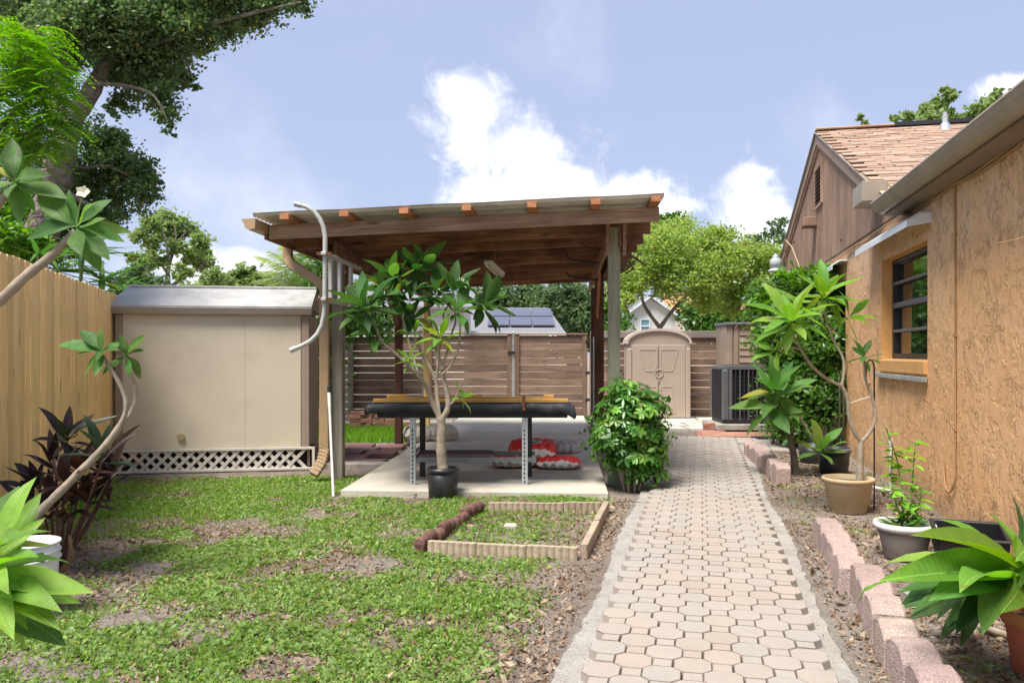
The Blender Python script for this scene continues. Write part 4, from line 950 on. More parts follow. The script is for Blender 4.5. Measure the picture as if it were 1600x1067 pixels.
def hung_things():
    # bleached curved-rail frame on the left post
    Y0 = 7.5
    def L(px, py): Y = Y0; return P(px, py, Y)
    t = thing('pool_ladder', 'chalky white pipe ladder with curled ends hung on the left pergola post', 'ladder', L(508, 500))
    pts = [L(*q) for q in ((467, 320), (478, 323), (490, 330), (499, 341), (505, 354), (508, 368), (508, 395), (507.5, 470), (506.5, 490), (503, 508), (496, 522), (485, 533), (472, 540), (460, 545))]
    mb = MB(); mb.tube(pts, .022, 12); mb.build('rail', M['metal_chalk'], t)
    for e, q in ((pts[0], pts[1]), (pts[-1], pts[-2])): mb = MB(); d = (e - q).normalized(); mb.tube([e - d * .02, e + d * .04], .027, 12); mb.build('end_cap', M['metal_galv'], t)
    base = L(508, 397); X0 = base.x
    def on(px, z): m = (px - 800) / F; Y = (X0 - .065 * Y0) / (m - .065); return V((m * Y, Y, z))
    zt, zb = base.z, L(508, 468).z
    for z in (zt, zb): mb = MB(); mb.bar(on(505, z), on(562 if z == zt else 541, z), .035, .05, ch=.006); mb.build('cross_bar', M['metal_chalk'], t)
    for px in (517, 531, 548): mb = MB(); a = on(px, zb - .01); mb.bar(a, on(px, zt + .01), .055, .035, pw, .006); mb.build('rung', M['metal_chalk'], t)
    for z in (zt, zb): mb = MB(); mb.bar(V((X0 - .07, Y0 - .035, z)), V((X0 + .07, Y0 - .035, z)), .03, .012); mb.build('clamp', M['rust'], t)
    # leaning pvc pole
    a, b = G(521, 776), P(514, 613, 7.95); mb = MB(); mb.tube([a, a.lerp(b, .86)], .0135, 10); mb.tube([a.lerp(b, .85), b], .016, 10); t = mb.top('pvc_pole', M['pvc_white'], 'thin cream pvc pole leaning against the downspout', 'pole', a)
    mb = MB(); mb.tube([b, b + V((0, 0, .06))], .017, 10); mb.build('cap', M['black_plastic'], t)
    # hooks and a dry branch stored at the right post
    t = thing('wall_rack', 'dark metal hook arms holding a dry branch on the right pergola beam', 'rack', P(935, 430, 9.2))
    for pts in ([(884, 396), (888, 404), (900, 407), (935, 411)], [(884, 425), (890, 432), (905, 435), (935, 437)], [(907, 373), (912, 384), (925, 388), (942, 389)]):
        mb = MB(); mb.tube([P(x, y, 9.2) for x, y in pts], .012 if pts[0][0] < 900 else .005, 7); mb.build('hook_arm', M['black_iron'], t)
    for pts in ([(966, 404), (985, 399), (1000, 408), (1008, 415), (1013, 411)], [(966, 412), (982, 409), (990, 420), (978, 428)], [(966, 420), (985, 414), (996, 405)], [(966, 425), (980, 421), (988, 412)]):
        mb = MB(); mb.tube([P(x, y, 9.0 + .1 * i) for i, (x, y) in enumerate(pts)], [.022, .006], 6); mb.build('twig', M['root_brown'], t)
hung_things()
# ------------------------------------------------------------------ work table and what is on it
def table():
    YF, YB = 7.9, 8.42; k = YF / F; X = lambda px: (px - 800) * k; zt = .868
    t = thing('work_table', 'long metal-legged work table covered with black cloth, standing on the slab', 'table', (X(735), 8.15, .06))
    for (px, Y, mt) in ((645, YF, 'metal_galv'), (820, YF, 'metal_galv'), (660, YB, 'ac_dark'), (827, YB, 'ac_dark')):
        x = (px - 800) * Y / F; mb = MB(); mb.box((x, Y, .06 + .40), (.028, .0025, .40)); mb.box((x + (.026), Y + .022, .06 + .40), (.0025, .022, .40)); lg = mb.build('leg', M[mt], t)
        if Y == YF:
            mb = MB()
            for q in range(13): mb.box((x - .003, Y - .0032, .09 + q * .042), (.006, .001, .012))
            mb.build('slot_holes', M['void_dark'], lg, 'stuff')
    for Y in (YF, YB): mb = MB(); mb.bar((X(650), Y + .012, .305), (X(838), Y + .012, .305), .045, .012, ch=.002); mb.build('shelf_rail', M['ac_grey'], t)
    for px in (645, 820): mb = MB(); mb.bar((X(px), YF, .36), (X(px) * 1.02 + .02, YB, .36), .04, .012); mb.build('side_rail', M['metal_galv'], t)
    for q in range(3): mb = MB(); mb.box((X(708), YF + .1 + q * .165, .335), (.38, .075, .009), None, .003); mb.build('shelf_board', M['plum_board'], t)
    mb = MB(); mb.box((X(738), 8.16, .765), (.94, .27, .045), None, .006); mb.build('under_frame', M['black_cloth'], t)
    mb = MB(); mb.box((X(735), 8.16, .835), (.99, .30, .02), None, .004); mb.build('tabletop', M['black_cloth'], t)
    # draped cloth: top sheet running over the edge into soft folds
    n = 90; prof = [(-.33, -.085), (-.335, -.05), (-.33, -.015), (-.31, .0), (0, .002), (.31, 0), (.33, -.015), (.335, -.08)]
    vs = []; x0, x1 = X(573), X(897)
    for i in range(n + 1):
        u = i / n; x = x0 + (x1 - x0) * u; dr = 1.0 + .55 * max(0, (u - .93) / .07) + .12 * math.sin(u * 23) + .08 * math.sin(u * 51 + 1)
        for j, (y, z) in enumerate(prof):
            f = abs(z) / .085; wob = (.012 * math.sin(u * 70 + 2 * math.sin(u * 9)) + .007 * math.sin(u * 151)) * f
            zz = zt + z * dr - (.03 * max(0, (u - .95) / .05) + .02 * max(0, (.03 - u) / .03)) + .004 * math.sin(u * 30 + y * 9)
            vs.append((x, 8.15 + y + math.copysign(wob, y) - .0 * f, zz))
    m = len(prof); fs = [(i * m + j, (i + 1) * m + j, (i + 1) * m + j + 1, i * m + j + 1) for i in range(n) for j in range(m - 1)]
    e0 = [(x0, 8.15 + y, zt + z - .05) for y, z in prof]; mb = MB(); mb.add(vs, fs, True)
    mb.add([vs[j] for j in range(m)] + [(x0 - .01, 8.15 + y, zt - .085) for y, z in prof], [(j, j + 1, m + j + 1, m + j) for j in range(m - 1)], True)
    mb.add([vs[n * m + j] for j in range(m)] + [(x1 + .015, 8.15 + y, zt - .13 + .03 * math.sin(j * 2)) for j, (y, z) in enumerate(prof)], [(j, j + 1, m + j + 1, m + j) for j in range(m - 1)], True)
    o = mb.top('table_cloth', M['black_cloth'], 'black landscape cloth draped over the work table, folds hanging at the edge', 'cloth', (X(735), 8.15, zt)); md = o.modifiers.new('thick', 'SOLIDIFY'); md.thickness = .003
    def lum(x0, x1, y, z, w, h, label, rz=0, grp=None):
        c = V(((x0 + x1) / 2, y, z + h / 2)); mb = MB(); mb.box((0, 0, 0), ((x1 - x0) / 2, w / 2, h / 2), None, .003)
        o = part('lumber', mb.mesh('lumber', M['lumber']), None, c, Quaternion((0, 0, 1), rz)); tag(o, label, 'board', 'lumber on the work table'); return o
    lum(X(583), X(888), 7.94, zt + .004, .088, .034, 'long yellow plank lying along the front of the black-covered table'); lum(X(600), X(862), 8.28, zt + .004, .088, .034, 'long yellow plank lying along the back of the black-covered table', .015)
    lum(X(603), X(634), 8.02, zt + .04, .14, .035, 'short yellow offcut resting on the left end of the front plank', .35); lum(X(735), X(752), 8.0, zt + .04, .08, .035, 'small yellow block near the middle of the front plank, behind the trunk'); lum(X(850), X(866), 8.0, zt + .04, .09, .035, 'small yellow block near the right end of the front plank')
    for px in (684, 818): mb = MB(); mb.box((X(px), 7.80, zt + .005), (.016, .01, .075), None, .003); mb.build('bracket', M['rust'], t)
table()
# ------------------------------------------------------------------ sacks
def sackmesh(name, L, Wd, H, mat, seed):
    rnd = np.random.default_rng(seed); n, m = 30, 22; vs = []; ph = rnd.random(6) * 6
    for side in (1, -1):
        for j in range(m + 1):
            for i in range(n + 1):
                u = i / n * 2 - 1; v = j / m * 2 - 1; e = (1 - abs(u) ** 3.2) * (1 - abs(v) ** 3.0); e = max(e, 0)
                x = u * L / 2 * (1 - .05 * (1 - abs(v)) ** 0 * v * v); y = v * Wd / 2 * (1 - .08 * u * u)
                wr = .010 * math.sin(u * 17 + ph[0] + 3 * math.sin(v * 4 + ph[1])) + .008 * math.sin(v * 21 + ph[2] + 3 * math.sin(u * 5 + ph[3])) + .004 * math.sin(u * 47 + v * 31)
                edge = max(abs(u), abs(v)) > .88
                z = side * H / 2 * (e ** .45) + wr * (1.2 if edge else .8) * (1 if side > 0 else .3)
                vs.append((x, y, z + (0 if not edge else -.01)))
    K = (n + 1) * (m + 1); fs = []
    for s in range(2):
        for j in range(m):
            for i in range(n): a = s * K + j * (n + 1) + i; f = (a, a + 1, a + n + 2, a + n + 1); fs.append(f if s == 0 else f[::-1])
    mb = MB(); mb.add(vs, fs, True); return mb.mesh(name, mat)
def sacks():
    q = lambda yaw, pit=0, rol=0: Quaternion((0, 0, 1), yaw) @ Quaternion((1, 0, 0), pit) @ Quaternion((0, 1, 0), rol)
    S = .06
    data = [('sack_red', 804, 9.15, .075, .52, .40, .15, q(.05), 'red and white plastic soil sack at the lower left, partly under another sack', 1),
            ('sack_red', 873, 9.05, .065, .50, .38, .13, q(-.1), 'red and white soil sack at the lower right, squashed under the clear one', 2),
            ('sack_clear', 880, 9.50, .185, .44, .38, .14, q(-.15, .1), 'clear grey plastic sack of soil lying at the right, on the red one', 3),
            ('sack_red', 832, 9.20, .205, .56, .40, .16, q(-.04, .28), 'topmost red soil sack with a green oval on its face', 4)]
    for mt, px, Y, z, L, Wd, H, rot, lab, sd in data:
        x = (px - 800) * Y / F; o = part('soil_sack', sackmesh('soil_sack', L, Wd, H, M[mt], sd), None, (x, Y, S + z), rot); tag(o, lab, 'sack', 'soil sacks piled on the slab')
        if sd == 4:
            for (rx, ry, dz, m2) in ((.098, .052, .090, 'logo_white'), (.088, .043, .093, 'logo_green')):
                mb = MB(); mb.add([(.01, -.01, dz)] + [(.01 + rx * math.cos(a), -.01 + ry * math.sin(a), dz - .006 * abs(math.sin(a))) for a in [i * math.pi / 12 for i in range(24)]], [(0, i + 1, (i + 1) % 24 + 1) for i in range(24)]); part('printed_oval', mb.mesh('printed_oval', M[m2]), o, wl(o))
                o.children[-1].location = (0, 0, 0)
            for k in range(5): mb = MB(); mb.box((-.045 + k * .027, -.005, .097), (.009, .008, .0012)); c = part('printed_mark', mb.mesh('printed_mark', M['logo_white']), o, wl(o)); c.location = (0, 0, 0)
    for px, Y, lab, sd, L in ((652, 11.9, 'white woven sack lying at the left edge of the slab behind the table', 7, .42), (690, 12.0, 'beige sack lying behind the potted plumeria trunk, right of the white one', 8, .5)):
        x = (px - 800) * Y / F; o = part('sack', sackmesh('sack', L, .4, .26, M['sack_white'], sd), None, (x, Y, S + .10), q(.2)); tag(o, lab, 'sack', 'pale sacks on the slab')
sacks()
# ------------------------------------------------------------------ pots, planters, bucket, odds and ends
def pot(name, label, cat, loc, prof, mat, soilz, soilr, rimprof=None, rimmat=None, group=None, holes=None):
    t = thing(name, label, cat, loc, group); mb = MB(); mb.lathe(loc, prof, 36, cap=prof[-1][1] < .1); mb.build('body', mat, t)
    if rimprof: mb = MB(); mb.lathe(loc, rimprof, 36, cap=False); mb.build('rim', rimmat or mat, t)
    mb = MB(); mb.lathe(loc, [(soilr, soilz - .01), (soilr * .6, soilz + .006), (0.001, soilz + .012)], 24); mb.build('soil_fill', M['soil'], t); return t
def shell(r0, r1, h, th=.008):                     # tapered open pot profile, outside then inside
    return [(r0 * .9, 0), (r0, .012), (r1, h), (r1 - th, h), (r0 - th, .03)]
PT = G(692, 778)
pot('nursery_pot', 'black plastic nursery pot holding the trunk in front of the work table', 'pot', PT, shell(.132, .150, .285), M['black_plastic'], .255, .14, [(.150, .245), (.158, .25), (.158, .287), (.146, .287)], M['black_plastic'])
TP = V((2.87, 6.83, 0))
pot('tan_planter', 'round tan plastic planter with ribbed sides holding the forked plumeria', 'planter', TP,
    [(.13, 0), (.15, .015), (.158, .075), (.168, .08), (.172, .15), (.182, .155), (.186, .225), (.192, .23), (.194, .27)], M['tan_pot'], .262, .185, [(.194, .262), (.212, .27), (.216, .288), (.208, .30), (.19, .298), (.18, .25)], M['tan_pot'])
pot('nursery_pot', 'black plastic pot with a grey worn rim behind the tan planter, by the wall', 'pot', V((3.62, 9.0, 0)), shell(.15, .175, .30), M['black_plastic'], .24, .16, [(.172, .25), (.184, .255), (.186, .30), (.172, .30)], M['frame_worn'])
pot('nursery_pot', 'black plastic pot half hidden behind the plumeria trunk growing in the ground', 'pot', V((3.72, 9.9, 0)), shell(.15, .17, .24), M['black_plastic'], .2, .16)
WPt = V((2.60, 5.30, 0))
pot('white_rim_planter', 'grey tapered planter with a wide white rim standing by the stucco wall', 'planter', WPt, [(.115, 0), (.125, .01), (.165, .2)], M['planter_grey'], .185, .165, [(.165, .19), (.186, .198), (.194, .215), (.19, .235), (.175, .24), (.165, .232), (.16, .18)], M['planter_rim'])
TC = V((2.235, 3.37, 0))
pot('terracotta_pot', 'orange terracotta pot at the right edge, under the large glossy leaves', 'pot', TC, [(.10, 0), (.11, .012), (.138, .21)], M['terracotta'], .235, .13, [(.138, .205), (.150, .21), (.160, .235), (.160, .262), (.150, .272), (.135, .268), (.13, .22)], M['terracotta'])
def odds():
    BK = V((-2.50, 4.12, 0)); t = thing('bucket', 'white plastic bucket at the left edge behind broad green leaves', 'bucket', BK)
    mb = MB(); mb.lathe(BK, [(.13, 0), (.135, .012), (.148, .31), (.150, .385), (.144, .385), (.128, .03), (.001, .02)], 36); mb.build('body', M['bucket_white'], t)
    for z in (.30, .335, .378): mb = MB(); mb.lathe(BK, [(.149, z - .006), (.158, z - .004), (.158, z + .006), (.149, z + .008)], 36, cap=False); mb.build('rim_band', M['bucket_white'], t)
    # black tray, slab piece, stick
    c = G(1528, 893); t = thing('black_tray', 'empty black plastic tray tipped against the wall behind the big leaves', 'tray', c); q = (V((.9, -.35, .0)).normalized(), V((.35, .9, .18)).normalized()); z = q[0].cross(q[1])
    mb = MB(); o = c + V((0, .1, .1)); mb.box(o, (.19, .14, .006), (q[0], q[1], z))
    for sx in (-1, 1): mb.box(o + q[0] * sx * .19 + z * .07, (.006, .146, .07), (q[0], q[1], z))
    for sx in (-1, 1): mb.box(o + q[1] * sx * .14 + z * .07, (.196, .006, .07), (q[0], q[1], z))
    mb.build('shell', M['black_plastic'], t); mb = MB()
    for sx in (-1, 1): mb.box(o + q[0] * sx * .2 + z * .14, (.014, .155, .006), (q[0], q[1], z), .003); mb.box(o + q[1] * sx * .15 + z * .1405, (.2, .014, .006), (q[0], q[1], z), .003)
    mb.build('lip', M['black_plastic'], t)
    a = [G(1405, 921, .03), G(1437, 945, .03), G(1492, 930, .03), G(1468, 912, .03)]; mb = MB(); mb.prism([p - V((0, 0, .05)) for p in a], (0, 0, .055)); mb.top('stone_piece', M['mortar'], 'flat grey broken stone lying in the bed beside the big leaves', 'stone', G(1440, 930))
    mb = MB(); mb.tube([G(1530, 978, .02), G(1557, 987, .022), G(1582, 994, .02)], .017, 9); mb.top('cut_branch', M['bark_plumeria'], 'short cut branch lying on the soil below the big leaves', 'branch', G(1557, 987))
    # shepherd hook
    b = G(1366, 797); pts = [b, b + V((0, 0, 1.23))] + [b + V((.0 - .035 + .035 * math.cos(a), 0, 1.23 + .07 * math.sin(a))) for a in (.6, 1.2, 1.8, 2.4, 3.0)] + [b + V((-.07, 0, 1.12)), b + V((-.055, 0, 1.08)), b + V((-.035, 0, 1.09))]
    mb = MB(); mb.tube(pts, .007, 7); mb.top('shepherd_hook', M['black_iron'], 'thin black iron hook rod standing beside the tan planter', 'hook', b)
    # irrigation pipe
    c = G(1392, 772); t = thing('irrigation_pipe', 'white pvc riser pipe and elbow behind the planted grey pot', 'pipe', c)
    mb = MB(); mb.tube([c, c + V((0, 0, .50))], .013, 9); mb.build('riser', M['pvc_white'], t); mb = MB(); mb.tube([c + V((0, 0, .47)), c + V((0, 0, .535))], .02, 9); mb.build('fitting', M['pvc_white'], t)
    mb = MB(); mb.tube([c + V((0, 0, .03)), c + V((-.22, .45, .05))], .016, 9); mb.build('ground_pipe', M['pvc_white'], t)
    # garden hose hung on the wall
    t = thing('garden_hose', 'dark garden hose hung in loops on the wall behind the shrub', 'hose', WP(11.2, .0, .1))
    for k in range(4):
        mb = MB(); c = WP(10.6 + .1 * k, .62, .08 + .03 * k); mb.tube([c + wd * (.16 * math.cos(a)) + V((0, 0, .48 * math.sin(a))) for a in [i * math.pi / 14 for i in range(29)]], .016, 7, False); mb.build('hose_loop', M['hose_green'], t)
    # hanging jar lantern and curved shell awning at the far corner
    c = P(1212, 413, 12.5); t = thing('jar_lantern', 'clear jar lantern fixed at the foot of the far gable edge', 'lantern', c)
    mb = MB(); mb.lathe(c, [(.05, -.06), (.085, -.05), (.085, .07), (.05, .1)], 18); mb.build('jar', M['jar'], t); mb = MB(); mb.lathe(c, [(.055, .1), (.055, .13), (.02, .15), (.02, .17)], 14); mb.build('cap', M['metal_galv'], t); mb = MB(); mb.lathe(c, [(.1, -.12), (.12, -.1), (.06, -.06)], 16); mb.build('base', M['metal_white'], t)
    a, b = P(1156, 484, 12.6), P(1192, 452, 13.2); t = thing('porch_canopy', 'small tan rounded canopy poking out of the shrub above the slatted shed', 'canopy', a); mb = MB()
    pts = [a, P(1164, 468, 12.6), P(1176, 458, 12.6), P(1195, 448, 12.6), P(1200, 462, 12.6), P(1180, 474, 12.6), P(1166, 482, 12.6)]; mb.prism(pts, V((.25, .5, 0))); mb.build('shell', M['shell_flap'], t)
    mb = MB(); mb.bar(P(1160, 468, 12.58), P(1193, 446, 12.58), .02, .05); mb.build('frame', M['metal_galv'], t)
    # drain grate at the end of the brick border
    mb = MB(); c = V((4.05, 12.45, .045)); 
    for k in range(9): mb.box(c + V((0, -.16 + k * .04, 0)), (.26, .010, .01))
    for k in (-1, 1): mb.box(c + V((k * .26, 0, 0)), (.012, .18, .011))
    mb.top('drain_grate', M['black_iron'], 'black floor grate lying on the grey paving near the air conditioner', 'grate', c)
    # left background: bricks, stones, potted plant
    rnd = random.Random(21)
    root = thing('brick_pile', 'stack of old red bricks by the grey fence behind the table', 'bricks', G(582, 672)); mb = MB(); mb.box((0, 0, 0), (.1, .05, .032), None, .005); bk = mb.mesh('brick', M['red_brick'])
    c = G(582, 672)
    for j in range(5):
        for i in range(4 - (j > 2) - (j > 3)): part('brick', bk, root, c + V((-.3 + i * .21 + rnd.uniform(-.02, .02), rnd.uniform(-.05, .05), .035 + j * .067)), Quaternion((0, 0, 1), rnd.uniform(-.3, .3)))
    for k in range(2):
        for i in range(2): part('brick', bk, root, c + V((.42 + i * .2, .15, .035 + k * .067)), Quaternion((0, 0, 1), rnd.uniform(-.4, .4)))
    pot('clay_planter', 'beige planter with striped green blades between the shed and the downspout', 'planter', G(500, 668), [(.14, 0), (.15, .01), (.17, .36), (.155, .36), (.14, .3)], M['tan_pot'], .33, .155)
    root = bpy.data.objects.new('plum_paving', None); COL.objects.link(root); root['kind'] = 'structure'; root.location = G(550, 710)
    mb = MB(); mb.box((0, 0, 0), (.20, .20, .03), None, .006); pv = mb.mesh('paving_slab', M['plum_paver'])
    for j in range(6):
        for i in range(6):
            x = -3.0 + i * .42 + (j % 2) * .12 + rnd.uniform(-.02, .02); y = 9.75 + j * .41
            if x > -1.55 - (.02) + .068 * (y - 9.4) - .2: continue
            if j == 5 and i < 3: continue
            part('paving_slab', pv, root, (x, y, .022 + rnd.uniform(-.006, .012)), Quaternion((rnd.uniform(-1, 1), rnd.uniform(-1, 1), 0), rnd.uniform(-.03, .03)) @ Quaternion((0, 0, 1), rnd.uniform(-.05, .05)))
    root = bpy.data.objects.new('pale_stepping_stones', None); COL.objects.link(root); root['kind'] = 'structure'; root.location = G(520, 662)
    for i in range(5):
        mb = MB(); x = -4.2 + i * .62; y = 15.0; mb.prism([(x, y, 0), (x + .58, y + .03, 0), (x + .56, y + .75, 0), (x + .02, y + .7, 0)], (0, 0, .05)); mb.build('paving_stone', M['pale_stone'], root)
    mb = MB(); mb.box(PP(-.35, .95, .02), (.75, .12, .04), (pu, pw, ZU), .008); o = mb.build('concrete_curb', M['mortar']); o['kind'] = 'structure'
odds()
# ------------------------------------------------------------------ bed edgings
def edging():
    rnd = random.Random(14)
    # right: scalloped pink blocks along the house bed
    def scallop(L, D, H, arc, mat, seed):
        n = 8; pts = [(-L / 2, 0), (L / 2, 0)] + [(L / 2 - L * i / n, H - arc + arc * math.sin(math.pi * i / n) ** .6) for i in range(n + 1)]
        r = random.Random(seed); c = .012; mb = MB(); N = len(pts)
        cx, cz = 0, H / 2
        ins = [(x * (1 - c * 1.6 / L) , z - (c * .9 if z > .05 else 0)) for x, z in pts]
        rg = [[V((x, -D / 2, z)) for x, z in ins], [V((x, -D / 2 + c, z)) for x, z in pts], [V((x, D / 2 - c, z)) for x, z in pts], [V((x, D / 2, z)) for x, z in ins]]
        vs = [v + V((r.uniform(-.003, .003), r.uniform(-.003, .003), r.uniform(-.003, .003) if v.z > .05 else 0)) for ring in rg for v in ring]
        fs = [(i * N + k, i * N + (k + 1) % N, (i + 1) * N + (k + 1) % N, (i + 1) * N + k) for i in range(3) for k in range(N)] + [tuple(range(N))[::-1], tuple(range(3 * N, 4 * N))]
        mb.add(vs, fs); return mb.mesh('edging_block', mat)
    t = thing('bed_edging', 'row of scalloped pinkish concrete edging blocks along the house bed', 'edging', V((1.9, 4.7, 0)))
    peaks = [(1279, 808), (1287, 818), (1295, 831), (1303, 847), (1312, 866), (1339, 882), (1350, 904), (1364, 931), (1383, 965), (1407, 998), (1437, 1044), (1476, 1100)]
    ms = [scallop(.262, .150, .215, .045, M['red_block'], k) for k in range(4)]
    for i, (px, py) in enumerate(peaks):
        p = G(px, py, .185); p = p + pr * .05; p.z = -.03 + rnd.uniform(-.006, .006)
        part('edging_block', ms[i % 4], t, p, Quaternion((0, 0, 1), rnd.uniform(-.06, .06)) @ Quaternion(pd, rnd.uniform(-.03, .05)) @ quat(pd))
    t = thing('bed_edging', 'short row of dark red scalloped blocks at the far end of the path', 'edging', G(1210, 745))
    a, b = G(1221, 752), G(1172, 712); n = 7
    for i in range(n): p = a.lerp(b, i / (n - 1)) ; p.z = -.02; part('edging_block', ms[i % 4], t, p, Quaternion((0, 0, 1), rnd.uniform(-.15, .15)) @ quat(b - a))
    # left: raised square bed, three tan sides and one side of dark log rolls
    FL, FR, BR, BL = V((-.63, 5.44, 0)), V((.43, 5.23, 0)), V((.80, 6.82, 0)), V((-.28, 6.83, 0))
    t = thing('bed_edging', 'low rectangular bed border of tan scalloped edging on the lawn', 'edging', (FL + BR) / 2)
    def scal(a, b, k, cols, H=.085, D=.055, flat=False):
        d = (b - a); L = d.length / k; u = d.normalized(); nn = V((-u.y, u.x, 0))
        for i in range(k):
            c = a + u * (L * (i + .5)); N = cols; w = L / N * .985; mb = MB(); out = []
            for side in (-1, 1):
                seq = []
                for q in range(N):
                    for s in range(4 if side == -1 or not flat else 1):
                        f = s / 4; x = -L / 2 * .985 + w * (q + f); bul = math.sin(math.pi * f) * .011; seq.append((x, side * (D / 2 - .011 + bul)))
                seq.append((L / 2 * .985, side * (D / 2 - .011))); out += seq if side == -1 else seq[::-1]
            mb.prism([V((x, y, -.03)) for x, y in out], (0, 0, H + .03)); part('edging_block', mb.mesh('edging_block', M['tan_block']), t, c + V((0, 0, rnd.uniform(-.004, .004))), quat(u))
    scal(FL + V((.06, -.01, 0)), FR, 3, 7); scal(FR + V((.04, .02, 0)), BR, 4, 7, .10, .06, True); scal(BL + V((.08, 0, 0)), BR - V((.04, 0, 0)), 3, 6)
    t = thing('bed_edging', 'dark red log-roll edging along the left side of the raised bed', 'edging', (FL + BL) / 2)
    d = BL - FL; u = d.normalized(); N = 10
    for i in range(N):
        L = d.length / N; c = FL + u * (L * (i + .5)); mb = MB(); s = L / 2 * rnd.uniform(.84, .95); r = rnd.uniform(.038, .045)
        mb.tube([V((-s, 0, .055)), V((-s + .006, 0, .055)), V((s - .006, 0, .055)), V((s, 0, .055))], [r - .008, r, r, r - .008], 14, smooth=False); mb.tube([V((-s - .001, 0, .055)), V((-s - .0016, 0, .055))], .014, 8)
        mb.box((0, 0, .0), (s, r * .8, .05)); part('edging_roll', mb.mesh('edging_roll', M['plum_block']), t, c + V((rnd.uniform(-.012, .012), 0, rnd.uniform(-.016, .02))), Quaternion((0, 1, 0), rnd.uniform(-.08, .08)) @ Quaternion((0, 0, 1), rnd.uniform(-.12, .12)) @ quat(u))
edging()
# ------------------------------------------------------------------ houses beyond the fence
def neighbours():
    t = thing('neighbour_house', 'low neighbouring house with grey shingle roof and solar panels behind the gate', 'house', (-1, 45, 0))
    def X(px, Y): return (px - 800) * Y / F
    A0, A1, B0, B1 = V((X(640, 42), 42, 2.35)), V((X(884, 42), 42, 2.35)), V((X(640, 48), 48, 4.0)), V((X(856, 48), 48, 4.0))
    mb = MB(); mb.prism([A0, A1, B1, B0], (0, 0, .12)); mb.prism([B0, B1, V((B1.x, 54, 2.35)), V((B0.x, 54, 2.35))], (0, 0, .12)); mb.build('roof', M['roof_grey'], t)
    mb = MB(); mb.box(((A0.x + A1.x) / 2 - .3, 48, 1.15), ((A1.x - A0.x) / 2 - .6, 5.3, 1.2)); mb.build('wall', M['house_cream'], t)
    mb = MB(); mb.bar(A0 + V((0, -.05, .06)), A1 + V((0, -.05, .06)), .16, .08); mb.build('fascia', M['white_siding'], t)
    sl = (B0 - A0); sl = V((0, sl.y, sl.z)); nn = V((0, -sl.z, sl.y)).normalized()
    for j, f0 in enumerate((.18, .54)):
        for i in range(3 if j else 3):
            x0 = X(762, 44) + i * 1.22; c = V((x0 + .6, A0.y, A0.z + .12)) + sl * (f0 + .16) + nn * .12; mb = MB(); mb.box(c, (.58, sl.length * .16, .03), (V((1, 0, 0)), sl.normalized(), nn)); mb.build('solar_panel', M['panel_solar'], t)
    t = thing('neighbour_house', 'white clapboard house seen between the shed and pergola over the fence', 'house', (-5.5, 36, 0)); Y = 36
    x0, x1 = X(440, Y), X(725, Y); mb = MB(); mb.box(((x0 + x1) / 2, Y + 3, 1.7), ((x1 - x0) / 2, 3, 1.7)); mb.build('wall', M['white_siding'], t)
    for k in range(9): mb = MB(); z = 1.75 + k * .18; mb.prism([(x0, Y - .03, z), (x0, Y - .005, z + .17), (x0, Y, z + .17), (x0, Y, z)], (x1 - x0, 0, 0)); mb.build('clapboard', M['white_siding'], t)
    mb = MB(); mb.prism([(x0 - .4, Y - .5, 3.35), (x1 + .4, Y - .5, 3.35), (x1 + .4, Y + 3, 4.3), (x0 - .4, Y + 3, 4.3)], (0, 0, .1)); mb.build('roof', M['roof_grey'], t)
    t = thing('neighbour_house', 'small white gabled house with one window behind the arched shed', 'house', (8, 45, 0)); Y = 45
    x0, x1, xa = X(978, Y), X(1054, Y), X(1016, Y); zz = lambda py: CAMH + (HY - py) * Y / F
    mb = MB(); mb.prism([(x0, Y, 0), (x1, Y, 0), (x1, Y, zz(492)), (xa, Y, zz(466)), (x0, Y, zz(492))], (0, 6, 0)); mb.build('wall', M['white_siding'], t)
    for s in (-1, 1): mb = MB(); e = V((xa + s * (x1 - x0) * .6, Y - .2, zz(496))); mb.bar(V((xa, Y - .2, zz(463))), e, .12, .3); mb.build('rake_board', M['metal_white'], t); mb = MB(); mb.prism([V((xa, Y - .3, zz(463))), e, e + V((0, 7, 0)), V((xa, Y + 6.7, zz(463)))], (0, 0, .1)); mb.build('roof', M['roof_grey'], t)
    wx0, wx1, wz0, wz1 = X(1001, Y), X(1015, Y), zz(520), zz(499); mb = MB()
    for (a, b) in (((wx0, wz0), (wx0, wz1)), ((wx1, wz0), (wx1, wz1))): mb.bar((a[0], Y - .03, a[1]), (b[0], Y - .03, b[1]), .06, .07, V((1, 0, 0)))
    for z in (wz0, (wz0 + wz1) / 2, wz1): mb.bar((wx0, Y - .035, z), (wx1, Y - .035, z), .07, .05)
    w = mb.build('window', M['metal_white'], t); mb = MB(); mb.quad((wx0, Y - .01, wz0), (wx1, Y - .01, wz0), (wx1, Y - .01, wz1), (wx0, Y - .01, wz1)); mb.build('pane', M['pane_far'], w)
    t = thing('neighbour_house', 'house with an orange tile roof showing through the tree behind the arched shed', 'house', (12, 55, 0)); Y = 52
    x0, x1 = X(1036, Y), X(1180, Y); z0, z1 = CAMH + (HY - 490) * Y / F, CAMH + (HY - 462) * (Y + 5) / F
    mb = MB(); mb.prism([(x0, Y, z0), (x1, Y, z0), (x1 - 1, Y + 5, z1), (x0 + 1, Y + 5, z1)], (0, 0, .15)); mb.build('roof', M['roof_orange'], t); mb = MB(); mb.box(((x0 + x1) / 2, Y + 4, z0 / 2), ((x1 - x0) / 2 - .5, 3.8, z0 / 2)); mb.build('wall', M['house_cream'], t)
neighbours()
